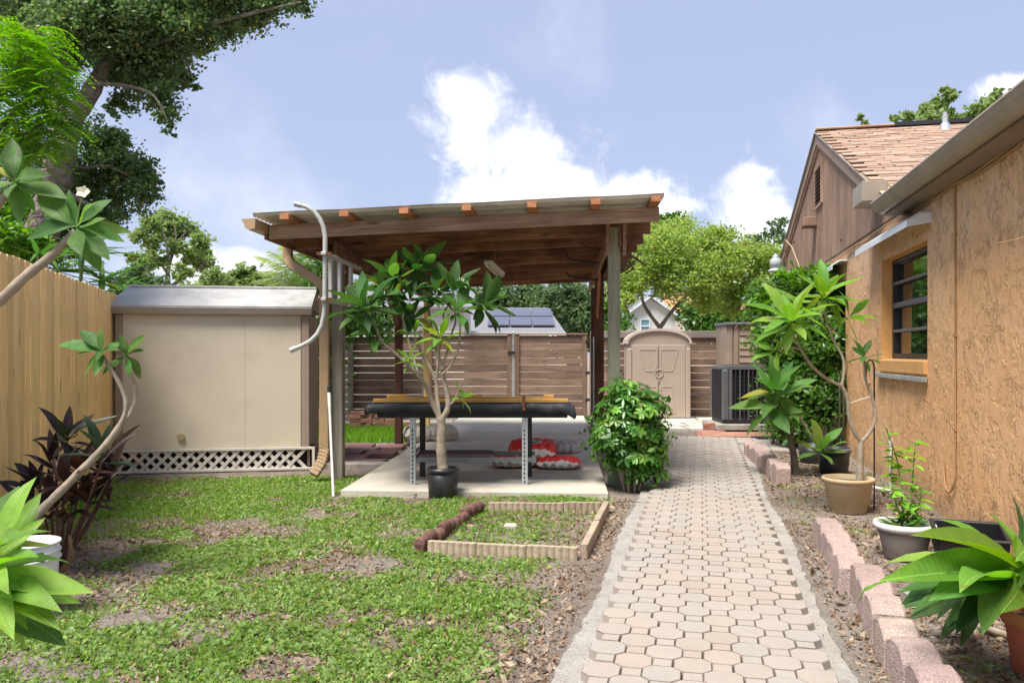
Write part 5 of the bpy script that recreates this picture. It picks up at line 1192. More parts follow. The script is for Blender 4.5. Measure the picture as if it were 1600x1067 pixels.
# ------------------------------------------------------------------ leaves and plants
def leafmesh(name, L, Wd, mat, droop=.25, fold=.18, n=7, stalk=.08, tip=.55, curl=0.0, twist=0.0):
    """one blade along +X, midrib at y=0; normalised so that the object scale is the leaf length"""
    vs = []; fs = []
    for i in range(n + 1):
        u = i / n; x = L * u
        if u < stalk: w = .03 * Wd / .5
        else:
            q = (u - stalk) / (1 - stalk); w = Wd * (math.sin(math.pi * q ** tip) ** .85 if 0 < q < 1 else 0) * .5 + .0008
        z = -droop * L * u * u + curl * L * math.sin(u * 6.0) * .05; a = twist * u
        for s in (-1, 0, 1):
            y = s * w; zz = abs(s) * w * fold * 2; vs.append((x, y * math.cos(a) - zz * math.sin(a), z + zz * math.cos(a) + y * math.sin(a) - (.0 if s else .0)))
    for i in range(n):
        for k in range(2): a = i * 3 + k; fs.append((a, a + 1, a + 4, a + 3))
    mb = MB(); mb.add(vs, fs, True); return mb.mesh(name, mat)
DROOP = {}
def leafset(mat, Wd, k=4, **kw):
    r = random.Random(hash(mat) % 97 if False else len(mat)); out = []
    for i in range(k):
        d = dict(droop=r.uniform(.05, .35), fold=r.uniform(.08, .3), curl=r.uniform(-1, 1), twist=r.uniform(-.5, .5)); d.update(kw); me = leafmesh('leaf', 1.0, Wd * r.uniform(.9, 1.12), M[mat], **d); DROOP[me.name] = d['droop']; out.append(me)
    return out
LP = leafset('leaf_plumeria', .34, 5, tip=.95); LL = leafset('leaf_plumeria_light', .28, 5, tip=.9); LD = leafset('leaf_plumeria_dark', .34, 5, tip=.95)
LC = leafset('leaf_cordyline', .25, 5, stalk=.15, tip=.7); LG = leafset('leaf_cordyline_green', .22, 3, stalk=.15, tip=.7); LY = leafset('leaf_dry', .2, 4, curl=2.5, droop=.5)
LS = leafset('leaf_plumeria_dark', .085, 3, stalk=.02, tip=.5, n=9, droop=.55); LCI = leafset('leaf_citrus', .55, 4, stalk=.05, tip=.65, droop=.2)
RL = random.Random(33)
def leaf(me, root, base, tip_or_dir, L=None, up=None, roll=0.0, name='leaf', ws=1.0):
    d = V(tip_or_dir)
    aim = L is None
    if aim: d = d - V(base); L = d.length
    d.normalize(); u = up or V((RL.uniform(-.35, .35), RL.uniform(-.35, .35), 1)); q = quat(d, u)
    if roll: q = Quaternion(d, roll) @ q
    if aim:                                   # turn the drooping blade so that its tip lands where it was aimed
        k = DROOP.get(me.name, .2); q = (q @ V((1, 0, -k))).rotation_difference(d) @ q; L /= math.sqrt(1 + k * k)
    return part(name, me, root, base, q, (L, L * ws, L))
def rosette(ms, root, c, axis, n, L, spread=(75, -25), jit=.15, az0=None):
    """leaves spiralling round a shoot tip; outer ones droop"""
    ax = V(axis).normalized(); e1 = ax.orthogonal().normalized(); e2 = ax.cross(e1); a0 = az0 if az0 is not None else RL.uniform(0, 6)
    for i in range(n):
        f = i / max(1, n - 1); el = R(spread[0] + (spread[1] - spread[0]) * f + RL.uniform(-9, 9)); a = a0 + i * 2.39996
        d = (e1 * math.cos(a) + e2 * math.sin(a)) * math.cos(el) + ax * math.sin(el)
        l = L * (.6 + .45 * math.sin(math.pi * min(1, .25 + f * .75))) * RL.uniform(1 - jit, 1 + jit)
        leaf(RL.choice(ms), root, V(c) - ax * (.05 * L * f) + d * .01, d, l, ax + V((0, 0, .4)))
def stem(root, pts, r0, r1, mat, name='branch', n=9):
    pts = [V(p) for p in pts]; out = []                         # smooth the poly-line
    m = len(pts)
    for i in range(m - 1):
        p0, p1, p2, p3 = pts[max(i - 1, 0)], pts[i], pts[i + 1], pts[min(i + 2, m - 1)]
        for k in range(4):
            t = k / 4; out.append(.5 * ((2 * p1) + (-p0 + p2) * t + (2 * p0 - 5 * p1 + 4 * p2 - p3) * t * t + (-p0 + 3 * p1 - 3 * p2 + p3) * t ** 3))
    out.append(pts[-1]); mm = len(out); rr = [(r0 + (r1 - r0) * i / (mm - 1)) * (1 + .07 * math.sin(i * 2.3) + RL.uniform(-.04, .04)) for i in range(mm)]
    mb = MB(); mb.tube(out, rr, n); return mb.build(name, M[mat], root)
def px(pl, Y, dy=None):
    dy = dy or [0] * len(pl)
    return [P(a, b, Y + dy[i] if i < len(dy) else Y + dy[-1]) for i, (a, b) in enumerate(pl)]
def plants_mid():
    # plumeria in the black nursery pot
    t = thing('potted_plumeria', 'tall many-branched plumeria growing from the black pot in front of the table', 'plant', PT + V((0, 0, .25))); Y = 7.5
    B = 'bark_plumeria'
    stem(t, px([(692, 732), (690, 715), (689, 690), (690, 668), (688, 650)], Y), .052, .038, B, 'trunk')
    stem(t, px([(688, 656), (699, 640), (699, 615), (693, 592), (689, 572), (685, 552), (688, 528)], Y, [0, 0, .03, .05, .03]), .029, .014, B)
    stem(t, px([(690, 585), (704, 572), (716, 545), (719, 513), (716, 490)], Y), .013, .009, B)
    stem(t, px([(690, 578), (697, 555), (706, 520), (712, 500), (706, 458)], Y, [0, .1, .15, .2]), .012, .008, B)
    stem(t, px([(688, 656), (676, 630), (667, 605), (655, 588), (638, 570), (619, 553), (598, 535), (585, 508), (573, 488)], Y, [0, .0, -.05, -.1, -.15]), .028, .009, B)
    stem(t, px([(686, 652), (683, 622), (681, 595), (669, 569), (652, 538), (648, 520)], Y, [0, .06, .12, .2]), .025, .011, B)
    stem(t, px([(680, 600), (684, 570), (678, 530), (668, 470), (665, 425)], Y, [.1, .2, .35, .5]), .015, .009, B)
    stem(t, px([(686, 548), (692, 510), (698, 480), (740, 470), (755, 478)], Y, [.1, .1, .15, .1]), .012, .008, B)
    stem(t, px([(655, 588), (640, 540), (625, 480), (616, 440)], Y, [0, .1, .2, .35]), .013, .008, B)
    stem(t, px([(700, 632), (708, 628), (717, 610), (723, 596)], Y), .010, .006, B)
    for (x, y, dy, ax, n, L, ms) in ((571, 484, -.15, (-.4, -.3, 1), 13, .30, LD), (616, 436, .35, (-.3, 0, 1), 11, .28, LP), (648, 428, .4, (0, -.3, 1), 10, .26, LD), (665, 420, .5, (.2, 0, 1), 11, .28, LP),
                                    (706, 455, .2, (.3, -.3, 1), 10, .26, LD), (755, 478, .1, (.9, -.2, .7), 13, .30, LD), (716, 487, 0, (.3, -.4, 1), 9, .26, LP), (680, 462, .3, (0, -.5, 1), 9, .27, LD),
                                    (613, 470, .3, (-.2, -.4, .9), 9, .27, LP), (600, 460, .2, (-.6, -.2, .6), 7, .26, LD), (640, 470, .25, (.2, -.7, .6), 8, .27, LD),
                                    (648, 520, .2, (-.2, -.3, 1), 8, .20, LL), (688, 528, .0, (.1, -.3, 1), 12, .24, LL), (640, 566, -.1, (-.3, -.3, 1), 8, .16, LL), (720, 622, 0, (.6, -.2, .5), 6, .15, LL), (643, 500, .3, (0, -.3, 1), 7, .22, LP), (585, 525, -.1, (-.4, -.4, .5), 5, .24, LP)):
        rosette(ms, t, P(x, y, Y + dy), ax, n + 2, L * (1.22 if ms is not LL else 1.1), (72, -35))
    for k in range(7): a = k * .9; mb = MB(); c = P(720, 440, Y); mb.add([c, c + V((.035 * math.cos(a), -.01, .03 * math.sin(a) + .01)), c + V((.035 * math.cos(a + .5), -.01, .03 * math.sin(a + .5) + .01))], [(0, 1, 2)]); mb.build('petal', M['petal'], t)
    # forked plumeria in the tan planter
    t = thing('potted_plumeria', 'light green forked plumeria in the tan ribbed planter by the window', 'plant', TP + V((0, 0, .26))); Y = 6.83
    stem(t, px([(1343, 752), (1344, 725), (1345, 702), (1346, 688)], Y), .030, .024, B, 'trunk')
    stem(t, px([(1346, 690), (1361, 672), (1368, 650), (1363, 622), (1353, 594), (1350, 562)], Y), .017, .010, B)
    stem(t, px([(1346, 690), (1336, 676), (1327, 652), (1324, 622), (1315, 603)], Y), .019, .016, B)
    stem(t, px([(1315, 603), (1319, 578), (1316, 556), (1303, 533), (1292, 502), (1288, 470)], Y, [0, 0, .05, .1]), .014, .009, B)
    stem(t, px([(1315, 603), (1292, 592), (1270, 573), (1254, 550), (1240, 525), (1236, 505)], Y, [0, -.05, -.1, -.15]), .014, .009, B)
    stem(t, px([(1300, 520), (1310, 508), (1325, 497)], Y, [.08]), .009, .007, B); stem(t, px([(1252, 546), (1234, 543), (1216, 548)], Y, [-.15]), .009, .007, B)
    mb = MB(); mb.tube(px([(1328, 630), (1345, 624), (1364, 618)], Y), .004, 5); mb.build('tie', M['pvc_white'], t)
    for (x, y, dy, ax, n, L, ms) in ((1236, 502, -.15, (-.3, -.5, 1), 18, .36, LL), (1288, 466, .1, (0, -.4, 1), 16, .34, LL), (1327, 495, .05, (.7, -.3, .6), 9, .27, LL), (1350, 559, 0, (.1, -.2, 1), 8, .19, LP), (1213, 548, -.1, (-.8, -.3, .2), 8, .22, LL), (1256, 490, .1, (-.1, -.2, .8), 9, .32, LL)):
        rosette(ms, t, P(x, y, Y + dy), ax, n, L, (70, -40))
    # plumeria rooted in the ground
    b = G(1243, 742); t = thing('plumeria_tree', 'short plumeria rooted in the ground beside the dark red edging blocks', 'plant', b); Y = b.y
    stem(t, px([(1243, 745), (1241, 715), (1236, 690), (1229, 655), (1218, 628)], Y), .045, .022, 'bark_dark', 'trunk'); stem(t, px([(1236, 640), (1252, 655), (1266, 678), (1278, 697)], Y, [0, -.05, -.1]), .016, .011, B)
    rosette(LP, t, P(1215, 618, Y), (-.3, -.5, 1), 17, .46, (75, -35)); rosette(LP, t, P(1205, 640, Y - .1), (-.5, -.6, .4), 8, .4, (40, -35)); rosette(LP, t, P(1281, 705, Y - .15), (.2, -.3, 1), 14, .34, (80, -20))
    # light green shrub in the white-rim planter
    t = thing('potted_shrub', 'thin bright green shrub in the white-rimmed grey planter', 'plant', WPt + V((0, 0, .19))); Y = WPt.y; r = random.Random(3)
    for (pts) in ([(1412, 812), (1408, 770), (1402, 720), (1384, 668)], [(1418, 812), (1424, 770), (1428, 720), (1430, 690)], [(1410, 815), (1398, 780), (1392, 745), (1395, 700)], [(1420, 815), (1436, 790), (1440, 760)]):
        w = px(pts, Y, [0, .0, .04, r.uniform(-.1, .1)]); stem(t, w, .006, .003, 'stem_green', 'stem', 6)
        for i in range(len(w) - 1):
            for q in range(8):
                c = w[i].lerp(w[i + 1], q / 8); a = r.uniform(0, 6.28); leaf(r.choice(LCI), t, c, (math.cos(a), math.sin(a), r.uniform(-.2, .35)), r.uniform(.06, .10))
    for q in range(26): a = r.uniform(0, 6.28); leaf(r.choice(LP), t, WPt + V((r.uniform(-.06, .06), r.uniform(-.06, .06), .2)), (math.cos(a), math.sin(a), r.uniform(.1, 1.6)), r.uniform(.09, .15))
    # schefflera-like bush at the slab corner
    b = V((1.19, 7.95, 0)); t = thing('leafy_bush', 'dense round glossy bush standing by the right pergola post beside the path', 'bush', b); r = random.Random(17)
    wm = []
    for mt in ('leaf_bush', 'leaf_bush', 'leaf_bush', 'leaf_bush_lime', 'leaf_bush_lime'):
        mb = MB(); nl = 7
        for k in range(nl):
            a = k * 2 * math.pi / nl + r.uniform(-.25, .25); el = r.uniform(-.45, .1); L = r.uniform(.8, 1.1); d = V((math.cos(a) * math.cos(el), math.sin(a) * math.cos(el), math.sin(el))); sd = V((-math.sin(a), math.cos(a), 0)); up = d.cross(sd) * -1
            if up.z < 0: up = -up
            prev = None; vs = []
            for i, (u, w) in enumerate(((.06, .01), (.32, .13), (.62, .19), (.86, .12), (1.0, .0))):
                c = d * (L * u) - V((0, 0, .08 * u * u)); vs += [c - sd * w + up * w * .35, c, c + sd * w + up * w * .35]
            mb.add(vs, [(i * 3 + q, i * 3 + q + 1, i * 3 + q + 4, i * 3 + q + 3) for i in range(4) for q in range(2)], True)
        wm.append(mb.mesh('leaf_whorl', M[mt]))
    for k in range(9):
        a = k * .7; stem(t, [b + V((.08 * math.cos(a), .08 * math.sin(a), 0)), b + V((.2 * math.cos(a), .18 * math.sin(a), .45)), b + V((.32 * math.cos(a), .28 * math.sin(a), .8 + .1 * math.sin(k * 3)))], .014, .006, 'bark_plumeria', 'stem', 6)
    n = 0
    crown('inner_foliage', [(b + V((0, 0, .58)), (.33, .28, .42), 2600)], .075, M['leaf_shrub'], t, .35, kind='stuff')
    while n < 298:
        d = V((r.gauss(0, 1), r.gauss(0, 1), r.gauss(0, 1))).normalized(); f = r.uniform(.35, 1.0) ** .45
        c = b + V((0, 0, .60)) + V((d.x * .41 * f, d.y * .36 * f, d.z * .54 * f))
        if c.z < .08: continue
        c += V((.06, 0, 0)) * math.sin(c.z * 9) + V((.05 * math.sin(c.z * 4 + 1), 0, 0))
        dirn = (V((d.x, d.y, max(.2, d.z) + .55))).normalized(); s = r.uniform(.065, .105); e = dirn.orthogonal()
        part('leaf_whorl', wm[(3 + n % 2) if (r.random() < (.34 if d.z > .1 or d.x > .4 else .12)) else n % 3], t, c, quat(e, dirn), (s, s, s)); n += 1
    # big dark shrub against the far wall
    b = V((3.95, 11.6, 0)); t = thing('tall_shrub', 'tall leafy shrub climbing the house wall behind the plumerias', 'bush', b)
    cl = []
    for (x, y, rx, ry, Yc, ry2) in ((1236, 600, 40, 60, 11.4, .5), (1270, 640, 40, 55, 11.0, .35), (1235, 520, 58, 55, 11.6, .55), (1200, 480, 36, 38, 12.2, .5), (1290, 540, 36, 60, 11.0, .35), (1270, 460, 44, 35, 11.8, .45), (1300, 450, 26, 26, 11.6, .3), (1230, 445, 30, 26, 12.2, .4), (1212, 540, 30, 40, 12.0, .4), (1232, 668, 30, 35, 11.4, .45), (1300, 610, 20, 45, 10.8, .2)):
        c = P(x, y, Yc); cl.append((c, (rx * Yc / F, ry2, ry * Yc / F), int(rx * ry * 1.15)))
    crown('crown', cl, .078, M['leaf_shrub'], t, .35)
    for k in range(6): stem(t, [b + V((r.uniform(-.25, .25), r.uniform(-.2, .2), 0)), b + V((r.uniform(-.3, .3), r.uniform(-.2, .2), .9)), b + V((r.uniform(-.4, .4), r.uniform(-.1, .3), 1.8))], .02, .008, 'bark_dark', 'stem', 6)
    vs = []; 
    cl = [(P(1240, 430, 11.4), (.32, .3, .14), 500), (P(1295, 425, 11.2), (.22, .2, .12), 320), (P(1195, 470, 11.6), (.18, .3, .2), 300), (P(1192, 540, 11.6), (.10, .3, .35), 260)]
    crown('new_growth', cl, .085, M['leaf_lime'], t, .3)
def crown(name, clusters, size, mat, parent, up=.4, asp=.55, sub=None, shell=.55, kind=None):
    """leaf-sized faces gathered in sub-clumps spread through ellipsoid clusters"""
    pts = []
    for c, rad, n in clusters:
        rad = np.array(rad, float); k = max(4, int(n / 45)) if sub is None else max(3, int(n / sub))
        d = RNG.normal(size=(k, 3)); d /= np.linalg.norm(d, axis=1)[:, None]; f = RNG.uniform(.1, 1, (k, 1)) ** shell * np.where(RNG.uniform(0, 1, (k, 1)) < .16, RNG.uniform(1.05, 1.32, (k, 1)), 1.0)
        cen = np.array(c) + d * f * rad; m = max(1, n // k); idx = RNG.integers(0, k, n)
        sp = np.minimum(rad.mean() * .22, size * 3.4) * RNG.uniform(.35, 1.6, (k, 1))
        p = cen[idx] + RNG.normal(size=(n, 3)) * sp[idx] * np.array([1, 1, .7]); pts.append(p)
    p = np.concatenate(pts); p = p[p[:, 2] > .02]
    return npmesh(name, leafquads(p, size, up, asp), 4, mat, parent, kind)
plants_mid()
def plants_front():
    # foreground right: plumeria in terracotta
    t = thing('potted_plumeria', 'large glossy plumeria leaves sprawling left from the terracotta pot at the right edge', 'plant', TC + V((0, 0, .25))); c0 = V((2.14, 3.34, .44))
    stem(t, [TC + V((0, 0, .22)), TC + V((-.02, 0, .36)), c0], .028, .022, 'bark_plumeria', 'trunk')
    tips = [((1422, 836), 3.05, LL, .1), ((1467, 812), 3.4, LL, .25), ((1545, 800), 3.5, LL, .3), ((1600, 818), 3.2, LL, .2), ((1372, 908), 3.0, LL, -.3), ((1385, 880), 3.5, LL, .2), ((1440, 868), 3.7, LP, 0), ((1421, 962), 3.3, LD, .1), ((1408, 945), 3.6, LD, 0),
            ((1462, 972), 3.15, LD, .4), ((1493, 990), 3.1, LD, .2), ((1450, 940), 3.0, LP, -.2), ((1535, 990), 2.95, LP, .3), ((1585, 880), 2.8, LL, 0), ((1500, 930), 2.85, LL, .5), ((1400, 925), 3.35, LP, .0), ((1580, 985), 3.6, LD, 0), ((1650, 860), 3.1, LL, .2), ((1640, 930), 2.9, LL, .1), ((1560, 960), 2.8, LL, -.4), ((1475, 955), 3.5, LD, .4)]
    for (tp, Y, ms, ro) in tips:
        e = P(tp[0], tp[1], Y); b = c0 + V((RL.uniform(-.03, .03), RL.uniform(-.03, .03), RL.uniform(-.02, .03))); leaf(RL.choice(ms), t, b, e, None, V((RL.uniform(-.2, .2), -.5, 1)), ro, ws=.68)
    for k in range(5): leaf(LS[k % 3], t, P(1592, 870, 3.9), P(1578 + k * 7, 765 + k * 12, 3.9 + k * .05))
    # drooping dark side plant
    t = thing('young_plumeria', 'low dark green drooping plant lying on the soil under the big leaves', 'plant', G(1545, 985)); c = P(1530, 925, 3.75)
    for (tp, Y) in (((1420, 968), 3.7), ((1448, 930), 3.8), ((1470, 1000), 3.55), ((1405, 950), 3.85), ((1500, 1010), 3.5), ((1600, 1000), 3.6), ((1480, 975), 3.6)): leaf(RL.choice(LD), t, c, P(tp[0], tp[1], Y), None, V((0, -.6, 1)), ws=.6)
    stem(t, [G(1540, 985), c], .012, .01, 'stem_green', 'stem', 6)
    # long thin runner across the edging blocks
    mb = MB(); mb.tube([P(1340, 938, 3.6), P(1352, 918, 3.6), P(1390, 905, 3.55), P(1430, 902, 3.5), P(1480, 915, 3.45)], .004, 6); o = mb.top('vine_runner', M['stem_green'], 'thin green vine shoot reaching over the scalloped edging blocks', 'vine', P(1480, 960, 3.45))
    for (x, y, dx) in ((1380, 905, -.1), (1345, 925, -.1), (1410, 903, .1)): leaf(RL.choice(LL), o, P(x, y, 3.55), (RL.uniform(-1, 1), -.3, RL.uniform(0, 1)), .12)
    # foreground left, bottom: broad leaves from outside the frame
    Y = 2.05; c0 = P(-25, 895, Y); t = thing('plumeria_plant', 'broad pale green plumeria leaves reaching in at the lower left edge, over the bucket', 'plant', V((c0.x, c0.y, 0)))
    stem(t, [V((c0.x - .04, c0.y + .05, 0)), V((c0.x - .02, c0.y, .35)), c0], .026, .02, 'bark_plumeria', 'trunk')
    for (tp, Yt, ms, ro) in (((146, 925), 1.95, LL, .1), ((100, 958), 1.9, LL, .3), ((104, 1010), 2.0, LP, .2), ((22, 1000), 1.85, LL, .0), ((72, 808), 2.15, LL, .3), ((58, 745), 2.2, LL, .1), ((52, 805), 2.3, LL, -.3), ((82, 850), 2.25, LL, .2), ((88, 912), 2.1, LL, -.2), ((34, 830), 1.95, LL, .5), ((70, 880), 2.35, LP, .1), ((-120, 820), 2.2, LL, 0), ((-110, 980), 2.1, LL, 0), ((30, 760), 2.4, LP, 0), ((60, 870), 1.9, LL, -.4), ((105, 905), 2.05, LL, .1), ((45, 985), 1.95, LL, .2), ((80, 830), 2.1, LL, .0), ((15, 930), 1.85, LL, .1), ((128, 942), 2.15, LL, .3), ((95, 985), 1.9, LL, -.2), ((65, 770), 2.25, LL, .2), ((40, 1010), 2.05, LL, .4), ((110, 880), 2.2, LL, -.1)):
        leaf(RL.choice(ms), t, c0 + V((0, RL.uniform(-.03, .03), RL.uniform(-.05, .06))), P(tp[0], tp[1], Yt), None, V((RL.uniform(-.1, .3), -.6, 1)), ro, ws=.88)
    # foreground left, top: arching branch with flower
    Y = 3.0; t = thing('plumeria_tree', 'plumeria branch with a white flower arching up across the cedar fence top', 'plant', V((-2.35, 3.1, 0)))
    stem(t, [V((-2.35, 3.1, 0)), V((-2.3, 3.08, .8)), P(-60, 520, 3.0)] + px([(0, 470), (40, 432), (78, 402), (104, 376), (118, 360)], Y), .026, .013, 'bark_plumeria', 'trunk')
    c = P(120, 355, Y)
    for (tp, dy, ms) in (((41, 374), .0, LP), ((58, 304), .05, LP), ((108, 296), .05, LP), ((150, 318), -.1, LL), ((176, 312), .05, LP), ((166, 342), 0, LP), ((128, 400), -.12, LP), ((172, 408), -.05, LP), ((98, 395), .1, LP), ((158, 425), .05, LP), ((195, 378), .05, LP), ((70, 340), .1, LP), ((205, 362), .1, LP), ((120, 410), .1, LP)):
        leaf(RL.choice(ms), t, c + V((RL.uniform(-.01, .01), 0, RL.uniform(-.01, .01))), P(tp[0], tp[1], Y + dy), None, V((RL.uniform(-.3, .3), -1.2, .8)), RL.uniform(-.3, .3))
    f = P(131, 300, Y); stem(t, [c, P(124, 325, Y), f], .004, .003, 'stem_green', 'flower_stalk', 5)
    for k in range(5):
        a = k * 1.2566; mb = MB(); w = .013; d = V((math.cos(a), -.35, math.sin(a) * .8)); s = V((-math.sin(a), 0, math.cos(a))); mb.add([f, f + d * .016 + s * w, f + d * .03, f + d * .016 - s * w], [(0, 1, 2, 3)]); mb.build('petal', M['petal'], t)
    stem(t, [P(-60, 520, 3.0), P(-30, 380, 3.05), P(2, 315, 3.05), P(22, 292, 3.05)], .016, .011, 'bark_plumeria'); c = P(25, 285, 3.05)
    for tp in ((0, 243), (75, 275), (55, 330), (32, 350), (106, 312), (18, 216), (28, 225), (12, 310), (-30, 300), (90, 300), (-10, 260)): leaf(RL.choice(LP), t, c, P(tp[0], tp[1], 3.05 + RL.uniform(-.12, .08)), None, V((RL.uniform(-.3, .3), -1.2, .8)), RL.uniform(-.3, .3))
    # leaning forked stem in front of the shed corner
    Y = 4.6; b = G(12, 870); t = thing('plumeria_tree', 'bare leaning plumeria stem that forks in front of the shed corner', 'plant', b)
    stem(t, [b, P(35, 833, Y)] + px([(62, 800), (100, 762), (140, 722), (170, 690), (188, 664)], Y), .030, .019, 'bark_plumeria', 'trunk')
    stem(t, px([(188, 664), (196, 645), (196, 622), (184, 594), (170, 572), (162, 556)], Y), .016, .010, 'bark_plumeria'); stem(t, px([(188, 664), (202, 648), (211, 625), (210, 600), (200, 578), (198, 562)], Y, [0, .05, .1]), .014, .009, 'bark_plumeria')
    for (c, Yc, tl) in (((160, 549), Y, [(90, 540), (125, 516), (158, 512), (130, 590), (148, 588), (120, 553), (195, 535), (186, 548), (150, 565)]), ((198, 556), Y + .1, [(228, 523), (225, 548), (186, 522), (160, 586), (220, 592), (224, 538), (178, 560), (204, 588), (172, 540)])):
        for tp in tl: leaf(RL.choice(LP), t, P(c[0], c[1], Yc), P(tp[0], tp[1], Yc + RL.uniform(-.12, .12)), None, V((RL.uniform(-.3, .3), -.8, 1)), RL.uniform(-.4, .4))
    # cordyline
    b = G(92, 892); t = thing('cordyline', 'dark burgundy cordyline clump by the cedar fence', 'plant', b); r = random.Random(5)
    tops = [(104, 690), (88, 735), (62, 765), (128, 745), (160, 720), (172, 755), (45, 800), (112, 790), (140, 790), (80, 800), (178, 735), (100, 760)]
    for i, (x, y) in enumerate(tops):
        Y = b.y + r.uniform(-.25, .35); e = P(x, y, Y); stem(t, [b + V((r.uniform(-.04, .04), r.uniform(-.04, .04), 0)), b.lerp(e, .5) + V((0, 0, -.03)), e], .011, .007, 'stem_red', 'stem', 6)
        rosette(LC if i % 4 else LC[:3] + LG, t, e, (r.uniform(-.3, .3), -.3, 1), 11 if i < 6 else 9, .26, (80, -5), .2)
    for k in range(12): leaf(LY[k % 4], t, b + V((r.uniform(-.08, .12), r.uniform(-.1, .05), r.uniform(.1, .3))), (r.uniform(-.6, .6), -.3, -1), r.uniform(.12, .2), name='dry_leaf')
    # grass-like spider plants near the wall
    for (x, y, lab) in ((1290, 738, 'low tuft of green strap leaves on the soil by the black pot'),):
        c = G(x, y); t = thing('grass_tuft', lab, 'plant', c)
        for k in range(34): a = r.uniform(0, 6.28); leaf(LS[k % 3], t, c, (math.cos(a), math.sin(a), r.uniform(.2, 1.0)), r.uniform(.14, .28))
    # striped blades in the clay planter and greenery behind the shed
    c = G(500, 668); t = thing('spider_plant', 'tuft of light striped blades in the beige planter behind the downspout', 'plant', c + V((0, 0, .33)))
    LB = leafset('leaf_plumeria_light', .07, 3, stalk=.02, tip=.5, n=8, droop=.7)
    for k in range(46): a = r.uniform(0, 6.28); leaf(LB[k % 3], t, c + V((0, 0, .33)), (math.cos(a), math.sin(a), r.uniform(.5, 2.2)), r.uniform(.3, .5))
    b = V((-3.9, 15.6, 0)); t = thing('vine_shrub', 'dark leafy shrub rising between the shed and the left pergola post', 'bush', b)
    crown('crown', [(P(500, 590, 15.6), (.34, .3, .7), 1500), (P(496, 640, 15.4), (.3, .3, .3), 500), (P(500, 530, 15.8), (.32, .3, .5), 700), (P(492, 470, 16), (.3, .3, .5), 500), (P(510, 425, 16.2), (.45, .4, .6), 900), (P(545, 500, 16.3), (.6, .4, .45), 1100), (P(575, 480, 16.2), (.6, .4, .4), 1000), (P(600, 520, 16.3), (.4, .3, .3), 500)], .12, M['leaf_shrub'], t, .3)
    stem(t, [b, b + V((.1, 0, 1)), b + V((.05, .1, 2.4))], .05, .02, 'bark_dark', 'trunk', 6)
plants_front()
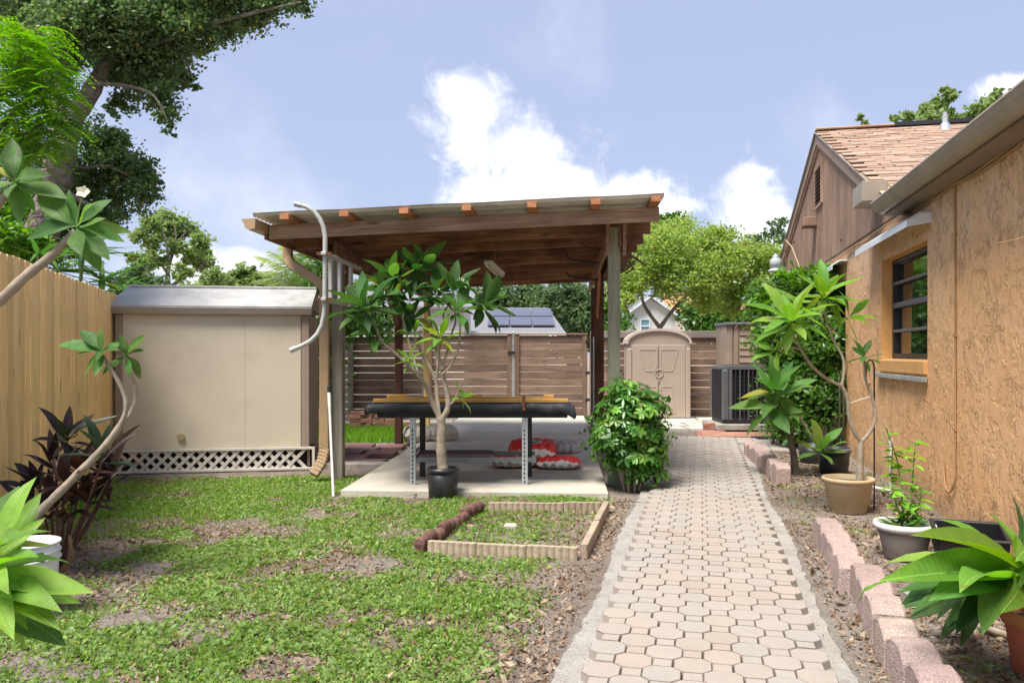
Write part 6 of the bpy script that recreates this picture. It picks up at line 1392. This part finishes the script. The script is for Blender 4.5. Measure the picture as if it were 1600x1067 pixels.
# ------------------------------------------------------------------ trees
def limb(root, pts, r0, r1, mat='bark_oak', name='limb', n=9): return stem(root, pts, r0, r1, mat, name, n)
def blobs(lst, Y0, dens, dy=.8, ry=None):
    out = []
    for q in lst:
        x, y, r = q[:3]; Y = Y0 + (q[3] if len(q) > 3 else RL.uniform(-dy, dy)); k = Y / F; ry_ = q[4] if len(q) > 4 else r * .8
        out.append((P(x, y, Y), (r * k, (ry or r * k), ry_ * k), int(r * ry_ * dens)))
    return out
def trees():
    # live oak, upper left
    b = V((-8.2, 13.0, 0)); t = thing('live_oak', 'big dark live oak leaning over the upper left corner', 'tree', b)
    limb(t, [b, V((-8.1, 13, 2.2)), P(75, 340, 13), P(88, 280, 12.8), P(98, 225, 12.6)], .30, .22, name='trunk', n=14)
    limb(t, px([(96, 240), (112, 190), (140, 148), (160, 112), (190, 80), (240, 50)], 12.5), .19, .06); limb(t, px([(96, 245), (96, 190), (82, 120), (80, 40), (90, -60)], 12.6, [0, .2, .4, .5]), .20, .08)
    limb(t, px([(190, 82), (260, 62), (320, 40), (390, 22), (470, 4)], 12.4, [0, -.2, -.4, -.6]), .055, .012); limb(t, px([(150, 130), (200, 135), (240, 150), (262, 190)], 12.4, [0, -.3, -.5]), .04, .008)
    limb(t, px([(92, 262), (130, 262), (175, 262), (225, 290)], 12.8, [0, .2, .3]), .05, .01); limb(t, px([(86, 290), (120, 310), (160, 330)], 12.8), .07, .02); limb(t, px([(240, 50), (285, 90), (300, 120)], 12.3), .04, .01)
    L = [(60, 30, 75), (130, 20, 70), (200, 25, 70), (270, 15, 60), (330, 18, 48), (380, 12, 40, -.5), (425, 10, 34, -.6, 24), (462, 2, 26, -.6, 18), (150, 70, 55), (210, 85, 55), (262, 70, 48), (310, 55, 36), (355, 40, 34, 0, 22), (405, 34, 22, -.5, 12),
         (230, 125, 42), (275, 118, 28), (298, 128, 16), (255, 150, 24), (263, 185, 17, -.5, 24), (195, 125, 36), (190, 165, 22, .4), (60, 110, 50, .8), (110, 60, 55), (60, -40, 90), (200, -40, 100), (340, -40, 70), (440, -50, 60),
         (150, 215, 34, .8), (175, 250, 42, .8), (205, 270, 36, .8), (140, 280, 48, .8), (190, 310, 40, .8), (235, 300, 26, .6), (160, 345, 34, .8), (120, 330, 45, .8), (70, 330, 50, 1.0), (30, 300, 55, 1.0), (40, 380, 45, 1.2), (100, 385, 40, 1.2), (225, 268, 22, .6), (180, 225, 28, .8), (20, 230, 50, 1.3)]
    cl = blobs(L, 12.6, 1.35); crown('crown', cl, .075, M['leaf_oak'], t, .3, .6, sub=30)
    # lime green tree at the far left edge
    b = V((-6.0, 8.2, 0)); b = V((-6.4, 8.6, 0)); t = thing('lime_tree', 'bright yellow-green feathery tree at the left edge in front of the oak', 'tree', b)
    limb(t, [b, V((-6.2, 8.6, 2)), V((-6.0, 8.6, 3.4)), P(20, 120, 8.6), P(60, 60, 8.6)], .08, .03, 'bark_dark', 'trunk'); limb(t, [V((-6.0, 8.6, 3.0)), P(30, 220, 8.5), P(70, 190, 8.4)], .04, .01, 'bark_dark'); limb(t, [V((-6.0, 8.6, 3.3)), P(40, 160, 8.5), P(85, 120, 8.4)], .04, .01, 'bark_dark')
    # pinnate sprays: rows of leaflets along drooping rachises
    vs = []; r = RNG
    cents = [(20, 60, 40), (60, 70, 34), (40, 110, 40), (85, 120, 26), (20, 160, 38), (70, 165, 32), (92, 150, 18), (30, 205, 34), (80, 195, 22), (10, 250, 30), (50, 235, 24), (-20, 120, 50), (-20, 220, 50), (95, 185, 14), (75, 225, 16)]
    for (x, y, rr) in cents:
        for k in range(int(rr * 1.7)):
            a = r.uniform(0, 6.28); q = r.uniform(0, 1) ** .5 * rr; Y = 8.5 + r.uniform(-.5, .6); c = np.array(P(x + q * math.cos(a), y + q * math.sin(a) * .9, Y)); az = r.uniform(0, 6.28); Lr = r.uniform(.22, .42)
            d0 = np.array([math.cos(az), math.sin(az), .1]); side = np.array([-math.sin(az), math.cos(az), 0]); m = 9
            for j in range(m):
                u = (j + 1) / m; p = c + d0 * Lr * u - np.array([0, 0, .55 * Lr * u * u])
                for s in (-1, 1):
                    ld = side * s * .9 + d0 * .4 + np.array([0, 0, -.35]); ld /= np.linalg.norm(ld); l = .062 * (1 - .35 * abs(u - .5)); w = np.cross(ld, [0, 0, 1.0]); w = w / np.linalg.norm(w) * .017
                    vs += [p, p + ld * l * .5 + w, p + ld * l, p + ld * l * .5 - w]
    npmesh('crown', np.array(vs), 4, M['leaf_lime'], t)
    # strap-leaved plant behind the cedar fence
    b = V((-6.2, 9.6, 0)); t = thing('strap_leaf_plant', 'long arching strap leaves sticking up behind the cedar fence', 'plant', b); r = random.Random(9)
    LB = leafset('leaf_plumeria', .11, 4, stalk=.02, tip=.5, n=9, droop=.45)
    for (x, y, n) in ((90, 425, 14), (130, 400, 16), (160, 440, 16), (60, 400, 10), (185, 455, 10)):
        Y = r.uniform(9.9, 10.8); c = P(x, y, Y)
        stem(t, [V((c.x - .2, c.y, 0)), c - V((.1, 0, 1)), c], .03, .02, 'stem_green', 'stem', 6)
        for k in range(n): a = r.uniform(0, 6.28); leaf(LB[k % 4], t, c, (math.cos(a) + .35, math.sin(a) - .2, r.uniform(-.1, 1.0)), r.uniform(.45, .8))
    # leafy hedge bits behind fence at far left
    b = V((-7.0, 10.5, 0)); t = thing('hedge_shrub', 'green shrub filling the gap between cedar fence and oak trunk', 'bush', b)
    crown('crown', blobs([(10, 370, 34), (45, 385, 30), (0, 330, 30), (25, 400, 30)], 10.8, 1.7), .10, M['leaf_lime'], t, .3); crown('undergrowth', [((-7.2, 11, 1.2), (1.4, .6, 1.1), 3500)], .10, M['leaf_shrub'], t, .3)
    # airy tall tree and companions beyond the shed
    def bgtree(label, base_px, Y, crownlist, dens, size, mat, limbs, bark='bark_oak', r0=.3, name='broadleaf_tree', up=.4, sub=30):
        b = V(((base_px - 800) * Y / F, Y, 0)); t = thing(name, label, 'tree', b); top = P(*limbs[0][0], Y)
        limb(t, [b, V((top.x, Y, top.z * .5)), top], r0, r0 * .7, bark, 'trunk', 8)
        for l in limbs: limb(t, px(l, Y), r0 * (.55 if len(l) > 3 else .4), r0 * .12, bark, 'limb', 6)
        crown('crown', blobs(crownlist, Y, dens * .62, dy=Y * .05), size * .95, M[mat], t, up, .6, sub=sub * .62); return t
    bgtree('tall airy tree with a domed crown and pale open branches beyond the beige shed', 262, 34, [(262, 345, 22), (238, 352, 18), (288, 356, 20), (222, 372, 16), (312, 378, 18), (240, 380, 16), (262, 368, 18), (300, 400, 18), (320, 412, 18), (225, 410, 18), (332, 436, 20), (210, 432, 18), (250, 408, 12), (285, 425, 16), (205, 400, 10), (318, 392, 12), (275, 385, 14), (236, 398, 10)], 4.6, .19, 'leaf_far',
           [[(262, 430), (262, 400), (258, 370), (250, 350)], [(262, 425), (270, 395), (285, 370), (300, 355)], [(262, 428), (240, 395), (225, 375)], [(265, 450), (285, 435), (310, 420), (325, 405)], [(262, 445), (235, 430), (215, 415)], [(262, 400), (275, 375), (272, 350)]], r0=.17, sub=24)
    bgtree('darker rounded tree at the foot of the airy tree, above the shed roof left', 225, 30, [(205, 440, 22), (235, 445, 24), (190, 455, 20), (260, 460, 20), (215, 425, 14)], 2.2, .2, 'leaf_far_dark', [[(225, 455), (225, 440), (215, 425)]], r0=.2)
    bgtree('small round pine-like tree peeking over the middle of the shed roof', 385, 40, [(385, 425, 20, 0, 12), (365, 432, 16, 0, 10), (408, 438, 18, 0, 12), (385, 445, 28, 0, 14), (350, 450, 24, 0, 12), (420, 450, 20, 0, 14)], 3.2, .26, 'leaf_far', [[(385, 450), (383, 438), (375, 428)]], r0=.25)
    bgtree('low olive tree line right of the airy tree above the shed roof', 320, 38, [(300, 455, 30, 0, 12), (335, 450, 26, 0, 14), (350, 440, 16, 0, 12), (270, 460, 30, 0, 12)], 2.6, .26, 'leaf_far', [[(320, 455), (322, 445), (330, 435)]], r0=.2)
    # palm
    Y = 21; c = P(478, 452, Y); b = V((c.x, Y, 0)); t = thing('palm_tree', 'blue-grey feathery palm between the shed and the pergola roof', 'tree', b); limb(t, [b, c - V((0, 0, .9)), c], .2, .16, 'bark_dark', 'trunk', 8)
    r = random.Random(4); tips = [(400, 400), (405, 425), (415, 450), (440, 385), (470, 375), (505, 385), (540, 400), (395, 440), (430, 465), (520, 450), (455, 395), (420, 392), (490, 372)]
    for i, tp in enumerate(tips):
        e = P(tp[0], tp[1], Y + r.uniform(-1, 1)); mid = c.lerp(e, .5) + V((0, 0, .35)); vs = []; N = 34; prev = c
        for j in range(N):
            u = (j + 1) / N; p = c * (1 - u) ** 2 + mid * (2 * u * (1 - u)) + e * u * u; d = (p - prev).normalized(); prev = p; sd = d.cross(V((0, 0, 1))).normalized()
            for s in (-1, 1):
                l = .42 * math.sin(math.pi * (.12 + .85 * u)) + .05; ld = (sd * s + d * .7 - V((0, 0, .55 + r.uniform(0, .3)))).normalized(); w = d * .018; q = p + ld * l; vs += [p - w, p + w, q + w * .3, q - w * .3]
        npmesh('frond', np.array([tuple(v) for v in vs]), 4, M['leaf_far'] if i % 3 else M['leaf_mid'], t)
    # dark trees behind the gate and pergola
    bgtree('dark broad tree behind the grey neighbouring roof, left of the dark pergola post', 900, 58, [(905, 470, 34), (870, 480, 34), (900, 505, 36), (850, 465, 26), (930, 500, 30), (885, 452, 24), (935, 460, 22), (925, 530, 26), (890, 535, 30)], 2.5, .34, 'leaf_far_dark', [[(890, 520), (885, 480), (870, 455)], [(890, 510), (910, 480), (925, 460)]], r0=.5)
    bgtree('dark tree line behind the solar roof under the pergola', 790, 62, [(780, 462, 32, 0, 22), (815, 470, 30, 0, 20), (750, 470, 34, 0, 20), (830, 452, 22, 0, 14), (720, 475, 30, 0, 18), (690, 470, 34, 0, 22)], 2.8, .36, 'leaf_far_dark', [[(790, 490), (785, 465), (775, 450)]], r0=.5)
    bgtree('green trees showing over the fence behind the potted plumeria', 610, 50, [(600, 470, 40, 0, 22), (560, 465, 36, 0, 26), (640, 475, 34, 0, 18), (520, 455, 30, 0, 26)], 2.2, .32, 'leaf_far', [[(610, 490), (600, 470), (590, 455)]], r0=.4)
    # light green spreading tree behind the arched shed
    bgtree('light green spreading tree with a V-shaped trunk behind the arched tan shed', 1031, 26,
           [(1000, 400, 44), (1045, 385, 46), (1090, 395, 44), (1130, 410, 40), (985, 435, 34), (1025, 425, 40), (1080, 435, 42), (1130, 445, 38), (1165, 430, 34), (1010, 365, 30), (1060, 358, 26), (1110, 375, 30), (1150, 390, 28), (975, 470, 20), (1180, 400, 30), (1150, 470, 30), (1105, 465, 28), (1195, 450, 24), (960, 425, 18), (990, 375, 22), (1205, 425, 24), (1175, 470, 26), (1195, 490, 26), (975, 450, 26), (1040, 450, 22), (1210, 395, 20), (1130, 370, 22)],
           3.4, .12, 'leaf_mid', [[(1031, 512), (1008, 480), (1000, 455), (985, 430)], [(1031, 512), (1055, 480), (1078, 455), (1085, 430), (1095, 400)], [(1078, 458), (1110, 440), (1140, 420)], [(1000, 455), (1020, 420), (1030, 390)]], bark='bark_oak', r0=.13, sub=20)
    bgtree('darker green mass of trees behind the light spreading tree and slatted shed', 1130, 36, [(1090, 490, 34), (1130, 485, 36), (1165, 495, 34), (1110, 510, 34), (1150, 460, 30), (1195, 480, 30), (965, 500, 26), (950, 480, 22), (1030, 350, 22, 0, 18), (1055, 345, 18, 0, 14)], 2.4, .22, 'leaf_shrub', [[(1130, 510), (1130, 480), (1120, 450)]], r0=.25)
    bgtree('small-leaved tree beyond the far end of the house gable', 1210, 33, [(1215, 355, 18), (1195, 378, 22), (1225, 375, 14), (1170, 392, 22), (1205, 410, 24), (1225, 345, 9)], 1.6, .2, 'leaf_far_dark', [[(1210, 420), (1208, 390), (1214, 355)], [(1208, 400), (1190, 380)]], r0=.18, sub=22)
    bgtree('loose leafy tree top rising behind the shingle roof of the house', 1500, 34, [(1465, 165, 18), (1445, 178, 16), (1420, 182, 12), (1400, 185, 8), (1485, 150, 12), (1455, 190, 22), (1500, 195, 14), (1530, 175, 20), (1550, 155, 14), (1545, 190, 20), (1515, 190, 16), (1560, 145, 8), (1480, 185, 20), (1580, 200, 22), (1620, 170, 40), (1478, 142, 7), (1350, 195, 7), (1345, 183, 6), (1353, 201, 7)], 2.6, .24, 'leaf_far', [[(1500, 260), (1480, 200), (1465, 170)], [(1500, 250), (1535, 200), (1550, 165)], [(1480, 210), (1440, 190), (1415, 183)], [(1400, 230), (1352, 205), (1346, 180)]], r0=.2, sub=20)
trees()
# ------------------------------------------------------------------ lawn, litter, pebbles
def inbed(x, y):
    # raised bed interior (roughly) in ground coordinates
    return (y > 5.42 - .19 * (x + .6)) & (y < 6.8) & (x > -.6 + .25 * (y - 5.4)) & (x < .42 + .24 * (y - 5.25))
def left_of_path(x, y): return .02 + .237 * (y - 3.3) - x      # >0 on the lawn side (skirt excluded)
def lawn():
    n = 520000; x = RNG.uniform(-4.8, 1.6, n); y = 2.85 + (RNG.uniform(0, 1, n) ** 1.35) * 5.9
    keep = np.abs(x / y) < .72; g1 = vnoise(x + 20, y + 20, 3, 4, .95); g2 = vnoise(x + 9, y + 3, 8, 4, 3.1); g3 = vnoise(x + 9, y + 3, 18, 2, 11.0)
    e = left_of_path(x, y); dens = np.clip((g1 * .45 + g2 * .55 - .385) * 7, 0, 1) * np.clip(.3 + g3 * 1.3, 0, 1)
    dens *= np.clip((e + .1) * 2.6 - .3, 0, 1)
    dens = np.where(inbed(x, y), dens * .22 + .03, dens)
    dens = np.maximum(dens, np.where((y > 7.55) & (x < -2.0), .55 * np.clip(g2 * 2 - .45, 0, 1), 0)); dens = np.maximum(dens, np.where((x < -1.3) & (y < 4.8), .60 * np.clip(g2 * 2 - .5, 0, 1), 0))
    s = (x - PO.x) - .065 * (y - PO.y); dens = np.where((y > 7.52) & (s > .28), 0, dens)
    dens = np.where((np.abs(x - .2) < .33) & (np.abs(y - 4.75) < .22), dens * .1, dens); dens = np.where((np.hypot(x + 2.5, y - 4.12) < .2), 0, dens)
    dens = np.where(y > 8.75, 0, dens)
    k = keep & (RNG.uniform(0, 1, n) < dens * .66); x, y, d1 = x[k], y[k], dens[k]; m = len(x)
    cz = gh(x, y) + .004 + .035 * vnoise(x, y, 31, 2, 6.0) * RNG.uniform(.2, 1, m) * np.clip(d1 * 1.6, .3, 1)
    c = np.stack([x, y, cz], 1); npmesh('lawn_weeds', leafquads(c, .028 * RNG.uniform(.6, 1.45, (m, 1)) ** 1.2, .45, .62), 4, M['leaf_weed'], None, 'stuff')
    # thin grass blades scattered through it
    n = 60000; x = RNG.uniform(-4.8, 1.4, n); y = RNG.uniform(2.85, 8.5, n); g = vnoise(x + 4, y + 7, 41, 3, 1.6); k = (np.abs(x / y) < .72) & (left_of_path(x, y) > .25) & (RNG.uniform(0, 1, n) < np.clip((g - .45) * 3.5, .04, .8)) & ~((y > 7.5) & (x > -1.7)); x, y = x[k], y[k]; m = len(x)
    d = RNG.normal(size=(m, 3)) * .55; d[:, 2] = 1; d /= np.linalg.norm(d, axis=1)[:, None]; c = np.stack([x, y, gh(x, y) + .02], 1)
    npmesh('lawn_grass', leafquads(c, .055, .2, .10, d), 4, M['grass_blade'], None, 'stuff')
    # lush grass patch beyond the paving at the left
    n = 16000; x = RNG.uniform(-4.6, -1.5, n); y = RNG.uniform(12.05, 14.6, n); d = RNG.normal(size=(n, 3)) * .35; d[:, 2] = 1; d /= np.linalg.norm(d, axis=1)[:, None]
    k = x < -1.62 + .065 * (y - 12) ; x, y, d = x[k], y[k], d[k]
    npmesh('grass_patch', leafquads(np.stack([x, y, np.full(len(x), .045)], 1), .13, .2, .10, d), 4, M['grass_blade'], None, 'stuff')
    # sprigs on the house side
    n = 40000; x = RNG.uniform(1.2, 4.6, n); y = RNG.uniform(2.9, 9.5, n); e = -(left_of_path(x, y)) - 1.55; g = vnoise(x, y, 52, 4, 2.6); k = (e > 0) & (x < 2.1 + .216 * y) & (RNG.uniform(0, 1, n) < np.clip((g - .56) * 6, 0, .8) * .6); x, y = x[k], y[k]
    npmesh('bed_weeds', leafquads(np.stack([x, y, gh(x, y) + RNG.uniform(.003, .025, len(x))], 1), .024, .45, .6), 4, M['leaf_weed'], None, 'stuff')
lawn()
def litter():
    def scat(n, size, name, mat, fn, asp=.5, up=.75, z=.008):
        x = RNG.uniform(-4.8, 4.4, n); y = 2.8 + RNG.uniform(0, 1, n) ** 1.4 * 8; k = fn(x, y) & (np.abs(x / y) < .72); x, y = x[k], y[k]
        p = leafquads(np.stack([x, y, gh(x, y) + z], 1), size, up, asp); npmesh(name, p, 4, M[mat], None, 'stuff')
    wall = lambda x, y: x < 2.1 + .216 * y
    L = lambda x, y: (left_of_path(x, y) > -.13) & ~((y > 7.5) & (x > -1.75)) & (y < 8.7)
    Rr = lambda x, y: (-(left_of_path(x, y)) > 1.43) & wall(x, y)
    noi = lambda x, y, th: vnoise(x, y, 61, 4, 1.5) + RNG.uniform(-.1, .1, len(x)) > th
    scat(60000, .032, 'leaf_litter', 'litter', lambda x, y: (L(x, y) | Rr(x, y)) & noi(x, y, .45)); scat(9000, .06, 'dead_leaves', 'litter', lambda x, y: (L(x, y) | Rr(x, y)) & noi(x, y, .55), .42, .7, .014)
    scat(16000, .05, 'dry_straw', 'litter', lambda x, y: (L(x, y) | Rr(x, y)), .08, .8, .012)
    scat(90000, .013, 'soil_crumbs', 'litter', lambda x, y: (L(x, y) | Rr(x, y)) & (RNG.uniform(0, 1, len(x)) < .35 + vnoise(x, y, 77, 3, 2.0) * .8), .8, .5, .006)
    scat(1500, .022, 'path_debris', 'litter', lambda x, y: (left_of_path(x, y) < 0) & (left_of_path(x, y) > -1.5) & ((left_of_path(x, y) > -.22) | (left_of_path(x, y) < -1.22)) & (y < 12), .5, .8, .03)
    # pebbles and crumbs
    n = 5200; x = RNG.uniform(-3.5, 3.8, n); y = 2.9 + RNG.uniform(0, 1, n) ** 1.5 * 6; k = (L(x, y) | Rr(x, y)) & (np.abs(x / y) < .7); x, y = x[k], y[k]
    oc = np.array([(1, 0, 0), (0, 1, 0), (-1, 0, 0), (0, -1, 0)], float); out = []
    for a, b in zip(x, y):
        s = RNG.uniform(.003, .009); th = RNG.uniform(0, 6.28); c_, s_ = math.cos(th), math.sin(th); base = np.array([a, b, float(gh(a, b)) + s * .3]); r = oc * s * RNG.uniform(.7, 1.3, (4, 1)); r = np.stack([r[:, 0] * c_ - r[:, 1] * s_, r[:, 0] * s_ + r[:, 1] * c_, r[:, 2]], 1); top = base + [0, 0, s * .7]
        for i in range(4): out += [base + r[i], base + r[(i + 1) % 4], top]
    npmesh('pebbles', np.array(out), 3, M['mortar'], None, 'stuff')
    # exposed roots by the pot, fallen twigs
    r = random.Random(2)
    for k, lab in enumerate(('pale exposed root spreading left of the black nursery pot', 'thin twig lying inside the raised bed', 'dry twig lying by the foot of the leafy bush')):
        b = (G(672, 772, .02), G(735, 815, .03), G(960, 785, .02))[k]; d = (V((-.22, -.1, 0)), V((.3, .12, .04)), V((.25, -.12, .02)))[k]; mb = MB()
        mb.tube([b, b + d * .5 + V((0, .03, .01)), b + d], [.012 if k == 0 else .006, .003], 6); mb.top('fallen_twig' if k else 'exposed_root', M['root_brown' if k else 'bark_plumeria'], lab, 'twig' if k else 'root', b)
    b = G(798, 828, 0); mb = MB(); mb.box(b + V((0, 0, .02)), (.05, .035, .03), None, .012); mb.top('broken_stone', M['concrete'], 'small broken stone sitting in the middle of the raised bed', 'stone', b)
    # loose leaf on the path
    leaf(LY[0], None, G(1102, 727, .06), (1, .3, .1), .12, name='fallen_leaf'); o = bpy.data.objects['fallen_leaf']; tag(o, 'single dry leaf lying on the far part of the paved path', 'leaf')
litter()

def fronds():
    t = thing('dry_frond', 'thin dry tan fronds poking in at the right edge across the stucco wall', 'plant', V((3.0, 4.3, 0)))
    for pts in ([(1640, 362), (1600, 371), (1575, 377), (1556, 380)], [(1640, 640), (1600, 607), (1575, 590), (1552, 588)]):
        mb = MB(); mb.tube(px(pts, 4.3), [.004, .0015], 5); mb.build('stalk', M['wire_tan'], t)
    for e in ((1580, 314), (1575, 766)): leaf(LS[1], t, P(1660, e[1] + 8 if e[1] < 500 else 960, 4.1), P(e[0], e[1], 4.1))
fronds()
